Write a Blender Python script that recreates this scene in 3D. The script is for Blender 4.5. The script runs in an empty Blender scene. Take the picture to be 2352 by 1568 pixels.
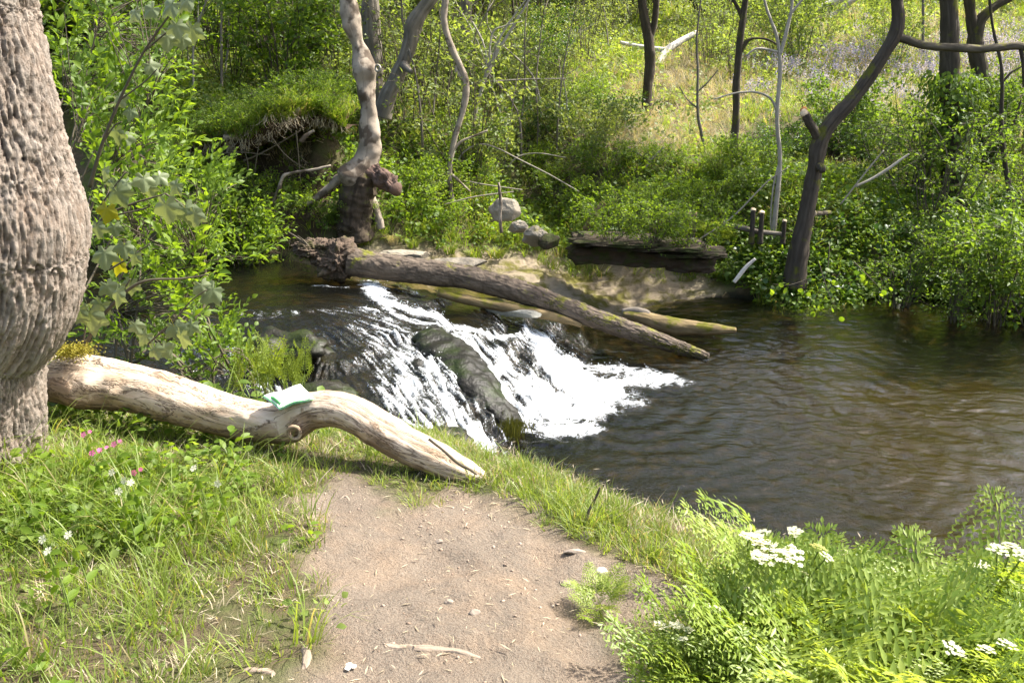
import bpy, math, random
import numpy as np
from mathutils import Vector, Matrix, Euler

# ------------------------------------------------------------------ camera, sky, sun, exposure
sc = bpy.context.scene
COL = sc.collection
R = math.radians
CAMZ, PITCH, TANH = 2.8, R(17), math.tan(R(30))
cam_d = bpy.data.cameras.new('camera'); cam = bpy.data.objects.new('camera', cam_d); COL.objects.link(cam)
cam.location = (0, 0, CAMZ); cam.rotation_euler = (R(90) - PITCH, 0, 0)
cam_d.sensor_width = 36; cam_d.lens = 18 / TANH; cam_d.clip_start = 0.05; cam_d.clip_end = 500
sc.camera = cam
SUN_AZ, SUN_EL = 72, 52                      # degrees right of the view direction, degrees up
world = bpy.data.worlds.new('World'); sc.world = world; world.use_nodes = True
wn = world.node_tree
sky = wn.nodes.new('ShaderNodeTexSky'); sky.sky_type = 'NISHITA'; sky.sun_disc = False
sky.dust_density = 4.5; sky.air_density = 1.2; sky.sun_elevation = R(SUN_EL); sky.sun_rotation = R(SUN_AZ)
wn.links.new(sky.outputs[0], wn.nodes['Background'].inputs[0]); wn.nodes['Background'].inputs[1].default_value = 0.15
sun_d = bpy.data.lights.new('sun', 'SUN'); sun_d.energy = 5.0; sun_d.angle = R(0.5); sun_d.color = (1, 0.96, 0.88)
sun = bpy.data.objects.new('sun', sun_d); COL.objects.link(sun)
sdir = Vector((math.sin(R(SUN_AZ)) * math.cos(R(SUN_EL)), math.cos(R(SUN_AZ)) * math.cos(R(SUN_EL)), math.sin(R(SUN_EL))))
sun.rotation_euler = sdir.to_track_quat('Z', 'Y').to_euler(); sun.location = (20, 6, 30)
sc.view_settings.view_transform = 'Standard'; sc.view_settings.look = 'None'
sc.view_settings.gamma = 1; sc.view_settings.use_curve_mapping = False
sc.view_settings.exposure = 1.45
sc.render.engine = 'CYCLES'
cy = sc.cycles
cy.max_bounces = 7; cy.diffuse_bounces = 3; cy.glossy_bounces = 3; cy.transmission_bounces = 4; cy.transparent_max_bounces = 6
cy.use_denoising = True; cy.caustics_reflective = False; cy.caustics_refractive = False
cy.sample_clamp_indirect = 6; cy.sample_clamp_direct = 0

rng = np.random.default_rng(7)
random.seed(7)

# ------------------------------------------------------------------ picture <-> place
def ray(px, py):
    xn = (px - 1176) / 1176 * TANH; yn = (784 - py) / 1176 * TANH
    return np.array([xn, math.cos(PITCH) + yn * math.sin(PITCH), -math.sin(PITCH) + yn * math.cos(PITCH)])
def at(px, py, y=None, z=None):
    d = ray(px, py)
    t = y / d[1] if y is not None else (z - CAMZ) / d[2]
    return np.array([0, 0, CAMZ]) + d * t
def proj(P):
    P = np.asarray(P, float); q = P - np.array([0, 0, CAMZ])
    f = q[..., 1] * math.cos(PITCH) - q[..., 2] * math.sin(PITCH)
    u = q[..., 1] * math.sin(PITCH) + q[..., 2] * math.cos(PITCH)
    f = np.where(f < 0.05, 0.05, f)
    return 1176 + q[..., 0] / f / TANH * 1176, 784 - u / f / TANH * 1176
MPX = TANH / 1176                              # metres per picture unit at one metre

# ------------------------------------------------------------------ maths helpers
_perm = np.random.default_rng(3).permutation(512).astype(np.int64)
_perm = np.concatenate([_perm, _perm, _perm])
_g = np.random.default_rng(4).normal(size=(512, 3)); _g /= np.linalg.norm(_g, axis=1)[:, None]
def perlin(x, y, z):
    x, y, z = np.broadcast_arrays(np.asarray(x, float), np.asarray(y, float), np.asarray(z, float))
    xi, yi, zi = (np.floor(v).astype(np.int64) for v in (x, y, z))
    xf, yf, zf = x - xi, y - yi, z - zi
    f = lambda t: t * t * t * (t * (t * 6 - 15) + 10)
    u, v, w = f(xf), f(yf), f(zf)
    def h(a, b, c):
        g = _g[_perm[(_perm[(_perm[(xi + a) % 512] + yi + b) % 512] + zi + c) % 512]]
        return g[..., 0] * (xf - a) + g[..., 1] * (yf - b) + g[..., 2] * (zf - c)
    L = lambda a, b, t: a + (b - a) * t
    return 1.6 * L(L(L(h(0,0,0), h(1,0,0), u), L(h(0,1,0), h(1,1,0), u), v),
             L(L(h(0,0,1), h(1,0,1), u), L(h(0,1,1), h(1,1,1), u), v), w)
def fbm(x, y, z, o=4, g=0.5):
    s, a = 0, 1.0
    for i in range(o):
        s = s + a * perlin(x * 2 ** i + 17 * i, y * 2 ** i, z * 2 ** i); a *= g
    return s
def sstep(a, b, x):
    t = np.clip((x - a) / (b - a), 0, 1); return t * t * (3 - 2 * t)
class TPS:
    def __init__(s, P, v, lam=0.0):
        P = np.asarray(P, float)[:, :2]; n = len(P); s.P = P
        K = s.k(P[:, None] - P[None]); K += np.eye(n) * lam
        A = np.zeros((n + 3, n + 3)); A[:n, :n] = K; A[:n, n] = 1; A[:n, n + 1:] = P; A[n:, :n] = A[:n, n:].T
        s.w = np.linalg.solve(A, np.concatenate([v, [0, 0, 0]]))
    @staticmethod
    def k(d):
        r2 = (d ** 2).sum(-1); return 0.5 * r2 * np.log(r2 + 1e-12)
    def __call__(s, x, y):
        sh = np.shape(x); Q = np.stack([np.ravel(x), np.ravel(y)], 1); out = np.empty(len(Q)); n = len(s.P)
        for i in range(0, len(Q), 20000):
            q = Q[i:i + 20000]; out[i:i + 20000] = s.k(q[:, None] - s.P[None]) @ s.w[:n] + s.w[n] + q @ s.w[n + 1:]
        return out.reshape(sh)
def seg_dist(x, y, pl):
    x = np.asarray(x, float); y = np.asarray(y, float); d = np.full(np.shape(x), 1e9)
    for (ax, ay), (bx, by) in zip(pl[:-1], pl[1:]):
        l2 = (bx - ax) ** 2 + (by - ay) ** 2 + 1e-12
        t = np.clip(((x - ax) * (bx - ax) + (y - ay) * (by - ay)) / l2, 0, 1)
        d = np.minimum(d, np.hypot(x - ax - t * (bx - ax), y - ay - t * (by - ay)))
    return d
def inside(x, y, poly):
    x = np.asarray(x, float); y = np.asarray(y, float); c = np.zeros(np.shape(x), bool); n = len(poly)
    for i in range(n):
        x1, y1 = poly[i][0], poly[i][1]; x2, y2 = poly[i - 1][0], poly[i - 1][1]
        c ^= ((y1 > y) != (y2 > y)) & (x < (x2 - x1) * (y - y1) / (y2 - y1 + 1e-12) + x1)
    return c
def sdist(x, y, poly):
    d = seg_dist(x, y, list(poly) + [poly[0]]); return np.where(inside(x, y, poly), d, -d)
def crs(P, n):
    P = np.asarray(P, float); Q = np.vstack([2 * P[0] - P[1], P, 2 * P[-1] - P[-2]]); out = []
    m = len(P) - 1
    for s in np.linspace(0, m, n):
        i = min(int(s), m - 1); t = s - i; a, b, c, d = Q[i:i + 4]
        out.append(0.5 * (2 * b + (c - a) * t + (2 * a - 5 * b + 4 * c - d) * t * t + (3 * b - a - 3 * c + d) * t ** 3))
    return np.array(out)

# ------------------------------------------------------------------ objects
def mesh(name, V, F, mats=(), smooth=True, attrs=None, fmat=None):
    V = np.ascontiguousarray(V, np.float32); me = bpy.data.meshes.new(name)
    groups = F if isinstance(F, list) else [F]
    groups = [np.asarray(g, np.int32) for g in groups if len(g)]
    me.vertices.add(len(V)); me.vertices.foreach_set('co', V.ravel())
    if groups:
        loops = np.concatenate([g.ravel() for g in groups]); tot = np.concatenate([np.full(len(g), g.shape[1], np.int32) for g in groups])
        st = np.concatenate([[0], np.cumsum(tot)[:-1]]).astype(np.int32)
        me.loops.add(len(loops)); me.loops.foreach_set('vertex_index', loops)
        me.polygons.add(len(tot)); me.polygons.foreach_set('loop_start', st); me.polygons.foreach_set('loop_total', tot)
        me.polygons.foreach_set('use_smooth', np.full(len(tot), smooth))
        if fmat is not None: me.polygons.foreach_set('material_index', np.asarray(fmat, np.int32))
    for m in mats: me.materials.append(m)
    me.update(calc_edges=True)
    for k, a in (attrs or {}).items():
        a = np.asarray(a, np.float32); v3 = a.ndim == 2
        at_ = me.attributes.new(k, 'FLOAT_VECTOR' if v3 else 'FLOAT', 'POINT')
        at_.data.foreach_set('vector' if v3 else 'value', a.ravel())
    return me
def thing(name, label, cat, loc=(0, 0, 0), group=None, rz=0.0):
    o = bpy.data.objects.new(name, None); o.empty_display_size = 0.1; COL.objects.link(o)
    o.location = [float(v) for v in loc]; o.rotation_euler = (0, 0, rz)
    o['label'] = label; o['category'] = cat
    if group: o['group'] = group
    return o
def org(p):
    v = Vector((0, 0, 0))
    while p is not None: v += p.location; p = p.parent
    return np.array(v)
def part(name, VF, mat, parent=None, smooth=True, attrs=None, stuff=False, fmat=None):
    V, F = VF[0], VF[1]
    if attrs is None and len(VF) > 2: attrs = VF[2]
    if parent is not None: V = np.asarray(V) - org(parent)
    o = bpy.data.objects.new(name, mesh(name, V, F, mat if isinstance(mat, (list, tuple)) else [mat], smooth, attrs, fmat))
    COL.objects.link(o)
    if parent is not None: o.parent = parent
    if stuff: o['kind'] = 'stuff'
    return o
def inst(name, me, parent=None, loc=(0, 0, 0), rot=(0, 0, 0), scale=1.0):
    o = bpy.data.objects.new(name, me); COL.objects.link(o)
    if parent is not None: o.parent = parent
    o.location = [float(v) for v in loc]; o.rotation_euler = [float(v) for v in rot]
    o.scale = (scale,) * 3 if np.isscalar(scale) else scale
    return o
def tag(o, label, cat, group=None):
    o['label'] = label; o['category'] = cat
    if group: o['group'] = group
    return o
def copy_tree(o, parent=None):
    c = o.copy(); COL.objects.link(c)
    if parent is not None: c.parent = parent
    for ch in list(o.children): copy_tree(ch, c)
    return c
class MB:                                       # gathers pieces of one mesh
    def __init__(s): s.V = []; s.T = []; s.Q = []; s.A = {}; s.n = 0
    def add(s, V, F, **attrs):
        V = np.asarray(V, float); F = np.asarray(F, int)
        (s.T if F.shape[1] == 3 else s.Q).append(F + s.n); s.V.append(V); s.n += len(V)
        for k, a in attrs.items(): s.A.setdefault(k, []).append(np.full(len(V), a) if np.isscalar(a) else a)
        return s
    def get(s):
        F = []
        if s.T: F.append(np.vstack(s.T))
        if s.Q: F.append(np.vstack(s.Q))
        return np.vstack(s.V), F, {k: np.concatenate(a) for k, a in s.A.items()}
def tube(P, r, nseg=10, amp=0.0, freq=3.0, seed=0.0, n=None, flat=1.0, cap=True, disp=None):
    P = np.asarray(P, float); r = np.atleast_1d(np.asarray(r, float))
    if len(r) == 1: r = np.full(len(P), r[0])
    if n:
        X = crs(np.column_stack([P, r]), n); P, r = X[:, :3], np.maximum(X[:, 3], 1e-4)
    T = np.gradient(P, axis=0); T /= np.linalg.norm(T, axis=1)[:, None] + 1e-12
    a = np.array([0, 0, 1.0]) if abs(T[0, 2]) < 0.8 else np.array([0, -1.0, 0])
    U = []; u = a - T[0] * (a @ T[0]); u /= np.linalg.norm(u)
    for t in T:
        u = u - t * (u @ t); u /= np.linalg.norm(u); U.append(u)
    U = np.array(U); W = np.cross(T, U)
    th = np.linspace(0, 2 * math.pi, nseg, endpoint=False)
    L = np.concatenate([[0], np.cumsum(np.linalg.norm(np.diff(P, axis=0), axis=1))])
    D = np.cos(th)[None, :, None] * U[:, None] * flat + np.sin(th)[None, :, None] * W[:, None]
    rr = np.repeat(r[:, None], nseg, 1)
    S = P[:, None] + D * rr[..., None]
    if amp: rr = rr * (1 + amp * fbm(S[..., 0] * freq + seed, S[..., 1] * freq, S[..., 2] * freq, 3))
    if disp is not None: rr = rr + disp(th[None, :] + 0 * rr, L[:, None] + 0 * rr, S, D)
    V = (P[:, None] + D * rr[..., None]).reshape(-1, 3)
    m = len(P); i = np.arange(m - 1)[:, None] * nseg; j = np.arange(nseg)[None]; k = (j + 1) % nseg
    F = np.stack([i + j, i + k, i + nseg + k, i + nseg + j], -1).reshape(-1, 4)
    uv = np.stack([np.repeat((th / (2 * math.pi))[None], m, 0) * 2 * math.pi * r.mean(), np.repeat(L[:, None], nseg, 1), np.full((m, nseg), seed)], -1).reshape(-1, 3)
    Fs = [F]
    if cap:
        V = np.vstack([V, P[0], P[-1]]); uv = np.vstack([uv, [0, 0, 0], [0, L[-1], 0]])
        c0, c1 = len(V) - 2, len(V) - 1; jj = np.arange(nseg); kk = (jj + 1) % nseg; b = (m - 1) * nseg
        Fs.append(np.vstack([np.stack([kk, jj, np.full(nseg, c0)], 1), np.stack([b + jj, b + kk, np.full(nseg, c1)], 1)]))
    return V, Fs, {'tube': uv}
def join(*vfs):
    V = []; T = []; Q = []; A = {}; n = 0
    for vf in vfs:
        for F in (vf[1] if isinstance(vf[1], list) else [vf[1]]):
            if len(F): (T if np.shape(F)[1] == 3 else Q).append(np.asarray(F) + n)
        V.append(vf[0]); n += len(vf[0])
        for k, a in (vf[2] if len(vf) > 2 else {}).items(): A.setdefault(k, []).append(a)
    F = ([np.vstack(T)] if T else []) + ([np.vstack(Q)] if Q else [])
    return np.vstack(V), F, {k: np.concatenate(a) for k, a in A.items()}
_ico = {}
def ico(n):
    if n not in _ico:
        import bmesh
        bm = bmesh.new(); bmesh.ops.create_icosphere(bm, subdivisions=n, radius=1)
        _ico[n] = (np.array([v.co[:] for v in bm.verts]), np.array([[v.index for v in f.verts] for f in bm.faces])); bm.free()
    return _ico[n]
def rock(c, s, seed, n=4, amp=0.25, freq=1.4, cut=0.0, rz=0.0, box=0.0):
    V, F = ico(n); V = V.copy()
    if box: V = V / (np.abs(V).max(1) ** box)[:, None]
    d = 1 + amp * fbm(V[:, 0] * freq + seed, V[:, 1] * freq, V[:, 2] * freq, 4)
    if cut:                                     # broad broken faces
        r2 = np.random.default_rng(int(seed * 10) + 1)
        for _ in range(9):
            nn = r2.normal(size=3); nn /= np.linalg.norm(nn); h = V @ nn
            d = np.minimum(d, np.where(h > 0.2, (0.62 + 0.25 * r2.random()) / np.maximum(h, 0.2), 9))
    V = V * d[:, None] * np.asarray(s)
    ca, sa = math.cos(rz), math.sin(rz); V = V @ np.array([[ca, sa, 0], [-sa, ca, 0], [0, 0, 1]])
    return V + np.asarray(c), F

# ------------------------------------------------------------------ materials
class NT:
    def __init__(s, name):
        s.m = bpy.data.materials.new(name); s.m.use_nodes = True; s.t = s.m.node_tree; s.t.nodes.clear()
        s.out = s.t.nodes.new('ShaderNodeOutputMaterial')
    def n(s, typ, ins=None, **kw):
        nd = s.t.nodes.new('ShaderNode' + typ)
        for k, v in kw.items(): setattr(nd, k, v)
        for k, v in (ins or {}).items(): s.set(nd.inputs[k], v)
        return nd
    def set(s, sock, v):
        if isinstance(v, bpy.types.NodeSocket): s.t.links.new(v, sock)
        elif isinstance(v, bpy.types.Node): s.t.links.new(v.outputs[0], sock)
        else:
            if isinstance(v, (tuple, list)) and len(v) == 3 and sock.type == 'RGBA': v = (*v, 1)
            sock.default_value = v
    def coord(s, scale=(1, 1, 1), attr=None):
        c = s.n('Attribute', attribute_name=attr).outputs['Vector'] if attr else s.n('TexCoord').outputs['Object']
        return s.n('Mapping', {'Vector': c, 'Scale': scale}).outputs[0]
    def pos(s, scale=(1, 1, 1)):
        return s.n('Mapping', {'Vector': s.n('NewGeometry').outputs['Position'], 'Scale': scale}).outputs[0]
    def noise(s, vec, scale, detail=4, rough=0.55, dist=0.0):
        return s.n('TexNoise', {'Vector': vec, 'Scale': scale, 'Detail': detail, 'Roughness': rough, 'Distortion': dist}).outputs['Fac']
    def vor(s, vec, scale, feature='F1', out='Distance'):
        return s.n('TexVoronoi', {'Vector': vec, 'Scale': scale}, feature=feature).outputs[out]
    def ramp(s, f, *st):
        r = s.n('ValToRGB', {0: f}); e = r.color_ramp.elements
        while len(e) < len(st): e.new(0.5)
        for el, (p, c) in zip(e, st): el.position = p; el.color = (*c, 1) if not np.isscalar(c) else (c, c, c, 1)
        return r.outputs[0]
    def mix(s, f, a, b, mode='MIX'):
        m = s.n('Mix', data_type='RGBA', blend_type=mode)
        for k, v in ((0, f), (6, a), (7, b)): s.set(m.inputs[k], v)
        return m.outputs[2]
    def math(s, op, a, b=0.0, clamp=False):
        m = s.n('Math', {0: a, 1: b}, operation=op); m.use_clamp = clamp; return m.outputs[0]
    def att(s, name): return s.n('Attribute', attribute_name=name).outputs['Fac']
    def bump(s, h, strength=0.5, dist=0.02, normal=None):
        ins = {'Height': h, 'Strength': strength, 'Distance': dist}
        if normal is not None: ins['Normal'] = normal
        return s.n('Bump', ins).outputs[0]
    def bsdf(s, col, rough=0.8, normal=None, spec=0.3, **kw):
        ins = {'Base Color': col, 'Roughness': rough, 'Specular IOR Level': spec}
        if normal is not None: ins['Normal'] = normal
        ins.update(kw); return s.n('BsdfPrincipled', ins).outputs[0]
    def done(s, sh): s.t.links.new(sh, s.out.inputs[0]); return s.m

def leaf_mat(name, c1, c2, trans=0.45, rough=0.5, yellow=None, spec=0.35):
    t = NT(name)
    r = t.math('FRACT', t.math('ADD', t.att('rnd'), t.n('ObjectInfo').outputs['Random']))
    big = t.noise(t.pos(), 1.7, 2)
    col = t.mix(t.math('ADD', t.math('MULTIPLY', r, 0.7), t.math('MULTIPLY', t.math('SUBTRACT', big, 0.5), 1.2), True), c1, c2)
    if yellow: col = t.mix(t.math('GREATER_THAN', r, 0.93), col, yellow)
    tc = t.mix(1.0, col, (1.75, 1.65, 0.75), 'MULTIPLY')
    a = t.bsdf(col, rough, spec=spec); b = t.n('BsdfTranslucent', {'Color': tc}).outputs[0]
    return t.done(t.n('MixShader', {0: trans, 1: a, 2: b}).outputs[0])

def bark_mat(name, dark, light, sx=18, sy=3.5, bump=0.7, moss=None, moss_amt=0.0, patch=None, rough=0.9, dist=0.02):
    t = NT(name)
    v = t.coord((sx, sy, 1), 'tube'); p = t.pos()
    rid = t.noise(v, 1.0, 5, 0.6, 0.6); pl = t.vor(t.coord((sx * 0.8, sy * 0.55, 1), 'tube'), 1.0, 'DISTANCE_TO_EDGE')
    h = t.math('ADD', t.math('MULTIPLY', rid, 0.8), t.math('MULTIPLY', t.math('MINIMUM', pl, 0.25), 1.6))
    col = t.ramp(h, (0.25, dark), (0.75, light))
    col = t.mix(0.5, col, t.ramp(t.noise(p, 7, 4), (0.3, tuple(c * 0.6 for c in light)), (0.7, light)), 'MIX')
    if patch: col = t.mix(t.ramp(t.noise(p, 5.0, 3, 0.6), (0.52, 0.0), (0.6, 0.85)), col, patch)
    if moss:
        up = t.n('SeparateXYZ', {0: t.n('NewGeometry').outputs['Normal']}).outputs[2]
        mk = t.math('ADD', t.noise(p, 4.5, 4, 0.65), t.math('MULTIPLY', up, 0.12))
        col = t.mix(t.ramp(mk, (0.62 - moss_amt, 0.0), (0.72 - moss_amt, 1.0)), col, t.mix(t.noise(p, 60, 2), tuple(c * 0.6 for c in moss), moss))
    return t.done(t.bsdf(col, rough, t.bump(t.math('ADD', h, t.math('MULTIPLY', t.noise(p, 90, 3), 0.25)), bump, dist), 0.2))

M = {}
M['leaf_bright'] = leaf_mat('leaf_bright', (0.10, 0.17, 0.014), (0.20, 0.285, 0.03), 0.55)
M['leaf_mid'] = leaf_mat('leaf_mid', (0.075, 0.135, 0.016), (0.16, 0.235, 0.035), 0.52)
M['leaf_pale'] = leaf_mat('leaf_pale', (0.14, 0.20, 0.04), (0.25, 0.31, 0.085), 0.52)
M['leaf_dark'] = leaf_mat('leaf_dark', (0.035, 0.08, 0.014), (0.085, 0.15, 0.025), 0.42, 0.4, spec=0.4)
M['leaf_hazed'] = leaf_mat('leaf_hazed', (0.12, 0.165, 0.04), (0.23, 0.27, 0.10), 0.5)  # paler, greyer leaf colour with distance haze painted in
M['sycamore'] = leaf_mat('sycamore_leaf', (0.135, 0.168, 0.08), (0.20, 0.23, 0.125), 0.3, 0.5, (0.28, 0.27, 0.015))
M['parsley'] = leaf_mat('parsley_leaf', (0.15, 0.225, 0.03), (0.32, 0.37, 0.085), 0.42, 0.42)
M['grass'] = leaf_mat('grass_blade', (0.13, 0.19, 0.028), (0.26, 0.315, 0.075), 0.48, 0.45, (0.32, 0.27, 0.13))
M['grass_far'] = leaf_mat('grass_far', (0.115, 0.18, 0.02), (0.23, 0.285, 0.05), 0.48, 0.5, (0.30, 0.24, 0.12))
M['straw'] = leaf_mat('straw_grass', (0.32, 0.265, 0.18), (0.50, 0.43, 0.32), 0.3, 0.6)
M['fern'] = leaf_mat('fern_leaf', (0.13, 0.18, 0.02), (0.20, 0.25, 0.04), 0.45)
def plain(name, col, rough=0.6, var=0.25, sc_=20, bump=0.0, spec=0.3):
    t = NT(name); p = t.pos(); n_ = t.noise(p, sc_, 4)
    c = t.mix(n_, tuple(v * (1 - var) for v in col), tuple(min(1, v * (1 + var)) for v in col))
    return t.done(t.bsdf(c, rough, t.bump(n_, bump, 0.01) if bump else None, spec))
M['stem'] = plain('green_stem', (0.14, 0.19, 0.05))
M['twig'] = plain('brown_twig', (0.085, 0.07, 0.045), 0.8, 0.4)
M['twig_pale'] = plain('pale_twig', (0.27, 0.235, 0.185), 0.8, 0.3)
M['white_flower'] = leaf_mat('white_flower', (0.46, 0.45, 0.32), (0.60, 0.59, 0.47), 0.3, 0.7)
M['pink_flower'] = leaf_mat('pink_flower', (0.55, 0.10, 0.28), (0.65, 0.2, 0.4), 0.35, 0.6)
M['bluebell'] = leaf_mat('bluebell_flower', (0.25, 0.23, 0.42), (0.36, 0.33, 0.52), 0.35, 0.6)
M['bark_big'] = None
M['bark_grey'] = bark_mat('bark_grey', (0.06, 0.048, 0.038), (0.21, 0.18, 0.145), 16, 3.0)
M['bark_dark'] = bark_mat('bark_dark', (0.022, 0.017, 0.013), (0.085, 0.068, 0.052), 20, 4, 0.7, (0.12, 0.12, 0.02), 0.05)
M['bark_smooth'] = bark_mat('bark_smooth', (0.10, 0.076, 0.056), (0.35, 0.29, 0.225), 5, 6, 0.45, patch=(0.07, 0.05, 0.035))
M['bark_pale'] = bark_mat('bark_pale', (0.20, 0.175, 0.14), (0.38, 0.34, 0.28), 8, 7, 0.3)
M['bark_fallen'] = bark_mat('bark_fallen', (0.022, 0.016, 0.012), (0.135, 0.105, 0.08), 17, 9, 1.0, (0.16, 0.16, 0.02), 0.0)
M['mossy'] = bark_mat('mossy_limb', (0.06, 0.045, 0.025), (0.22, 0.16, 0.08), 16, 5, 0.7, (0.13, 0.125, 0.015), 0.06)
M['dead_white'] = bark_mat('dead_white', (0.36, 0.33, 0.28), (0.58, 0.54, 0.48), 10, 4, 0.4)
M['cut_wood'] = plain('cut_wood', (0.52, 0.40, 0.26), 0.8, 0.2, 30, 0.2)
M['cut_orange'] = plain('cut_orange', (0.40, 0.17, 0.05), 0.8, 0.3, 30, 0.2)
def m_big_bark():
    t = NT('rough_bark'); h = t.att('h'); p = t.pos()
    c = t.ramp(h, (0.15, (0.014, 0.010, 0.008)), (0.5, (0.105, 0.084, 0.066)), (1.0, (0.33, 0.285, 0.24)))
    c = t.mix(t.ramp(t.noise(p, 9, 4), (0.35, 0.0), (0.75, 0.5)), c, (0.27, 0.19, 0.135))
    c = t.mix(t.ramp(t.noise(p, 45, 3), (0.4, 0.0), (0.7, 0.35)), c, (0.33, 0.29, 0.25))
    f = t.math('ADD', t.noise(t.pos((1, 1, 0.35)), 70, 5, 0.7), t.math('MULTIPLY', t.noise(p, 220, 3), 0.4))
    return t.done(t.bsdf(c, 0.85, t.bump(f, 0.8, 0.012), 0.25))
M['bark_big'] = m_big_bark()
def m_pale_wood():
    t = NT('pale_dead_wood'); v = t.coord((14, 2.2, 1), 'tube'); p = t.pos()
    up = t.n('SeparateXYZ', {0: t.n('NewGeometry').outputs['Normal']}).outputs[2]
    g = t.noise(v, 1.6, 6, 0.65, 0.4); crack = t.noise(t.coord((9, 1.3, 1), 'tube'), 2.0, 5, 0.7, 1.0)
    c = t.ramp(g, (0.3, (0.38, 0.28, 0.19)), (0.6, (0.58, 0.47, 0.36)), (0.85, (0.64, 0.55, 0.45)))
    c = t.mix(t.ramp(t.noise(p, 6, 4, 0.6), (0.5, 0.0), (0.68, 0.55)), c, (0.40, 0.25, 0.13))
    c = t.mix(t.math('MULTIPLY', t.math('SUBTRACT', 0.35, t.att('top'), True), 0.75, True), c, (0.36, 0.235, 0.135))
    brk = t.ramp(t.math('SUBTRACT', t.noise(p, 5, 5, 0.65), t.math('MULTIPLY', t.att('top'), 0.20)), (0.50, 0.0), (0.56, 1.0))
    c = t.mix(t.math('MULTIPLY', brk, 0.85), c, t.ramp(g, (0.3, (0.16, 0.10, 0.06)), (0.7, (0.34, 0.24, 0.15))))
    lines = t.ramp(crack, (0.475, 0.0), (0.5, 1.0), (0.525, 0.0))
    c = t.mix(t.math('MULTIPLY', lines, 0.85), c, (0.07, 0.042, 0.025))
    h = t.math('SUBTRACT', t.math('ADD', g, t.math('MULTIPLY', brk, 0.35)), lines)
    return t.done(t.bsdf(c, 0.75, t.bump(h, 0.55, 0.02), 0.3))
M['pale_wood'] = m_pale_wood()
M['moss'] = leaf_mat('moss_tuft', (0.17, 0.15, 0.015), (0.27, 0.23, 0.03), 0.2, 0.9)
def m_rock(name, c1, c2, moss=None, wet=False, mt=0.55):
    t = NT(name); p = t.pos(); n_ = t.noise(p, 9, 6, 0.65); st = t.noise(t.pos((1, 1, 9)), 3, 4)
    c = t.mix(n_, c1, c2); c = t.mix(t.math('MULTIPLY', st, 0.5), c, tuple(v * 0.5 for v in c1))
    if moss: c = t.mix(t.ramp(t.noise(p, 5, 5, 0.7), (mt - 0.07, 0.0), (mt + 0.07, 1.0)), c, t.mix(t.noise(p, 80, 2), tuple(v * 0.5 for v in moss), moss))
    h = t.math('ADD', n_, t.math('MULTIPLY', t.noise(p, 50, 4), 0.3))
    return t.done(t.bsdf(c, 0.4 if wet else 0.85, t.bump(h, 0.7 if wet else 0.8, 0.03), 0.22 if wet else 0.25))
M['wet_rock'] = m_rock('wet_rock', (0.005, 0.005, 0.004), (0.022, 0.019, 0.013), (0.018, 0.027, 0.005), True)
M['moss_rock'] = m_rock('moss_rock', (0.008, 0.008, 0.006), (0.032, 0.027, 0.018), (0.022, 0.03, 0.006), True, 0.48)
M['pale_rock'] = m_rock('pale_rock', (0.20, 0.17, 0.13), (0.40, 0.35, 0.27), (0.16, 0.14, 0.03), False, 0.66)
M['ledge_rock'] = m_rock('ledge_rock', (0.028, 0.02, 0.014), (0.10, 0.07, 0.046), (0.05, 0.06, 0.012), False, 0.54)
M['grey_rock'] = m_rock('grey_rock', (0.26, 0.25, 0.21), (0.45, 0.43, 0.36))
M['stone'] = plain('path_stone', (0.22, 0.178, 0.14), 0.85, 0.35, 30, 0.4)
M['pebble'] = leaf_mat('pebble', (0.22, 0.155, 0.11), (0.36, 0.28, 0.22), 0.0, 0.9)
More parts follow.
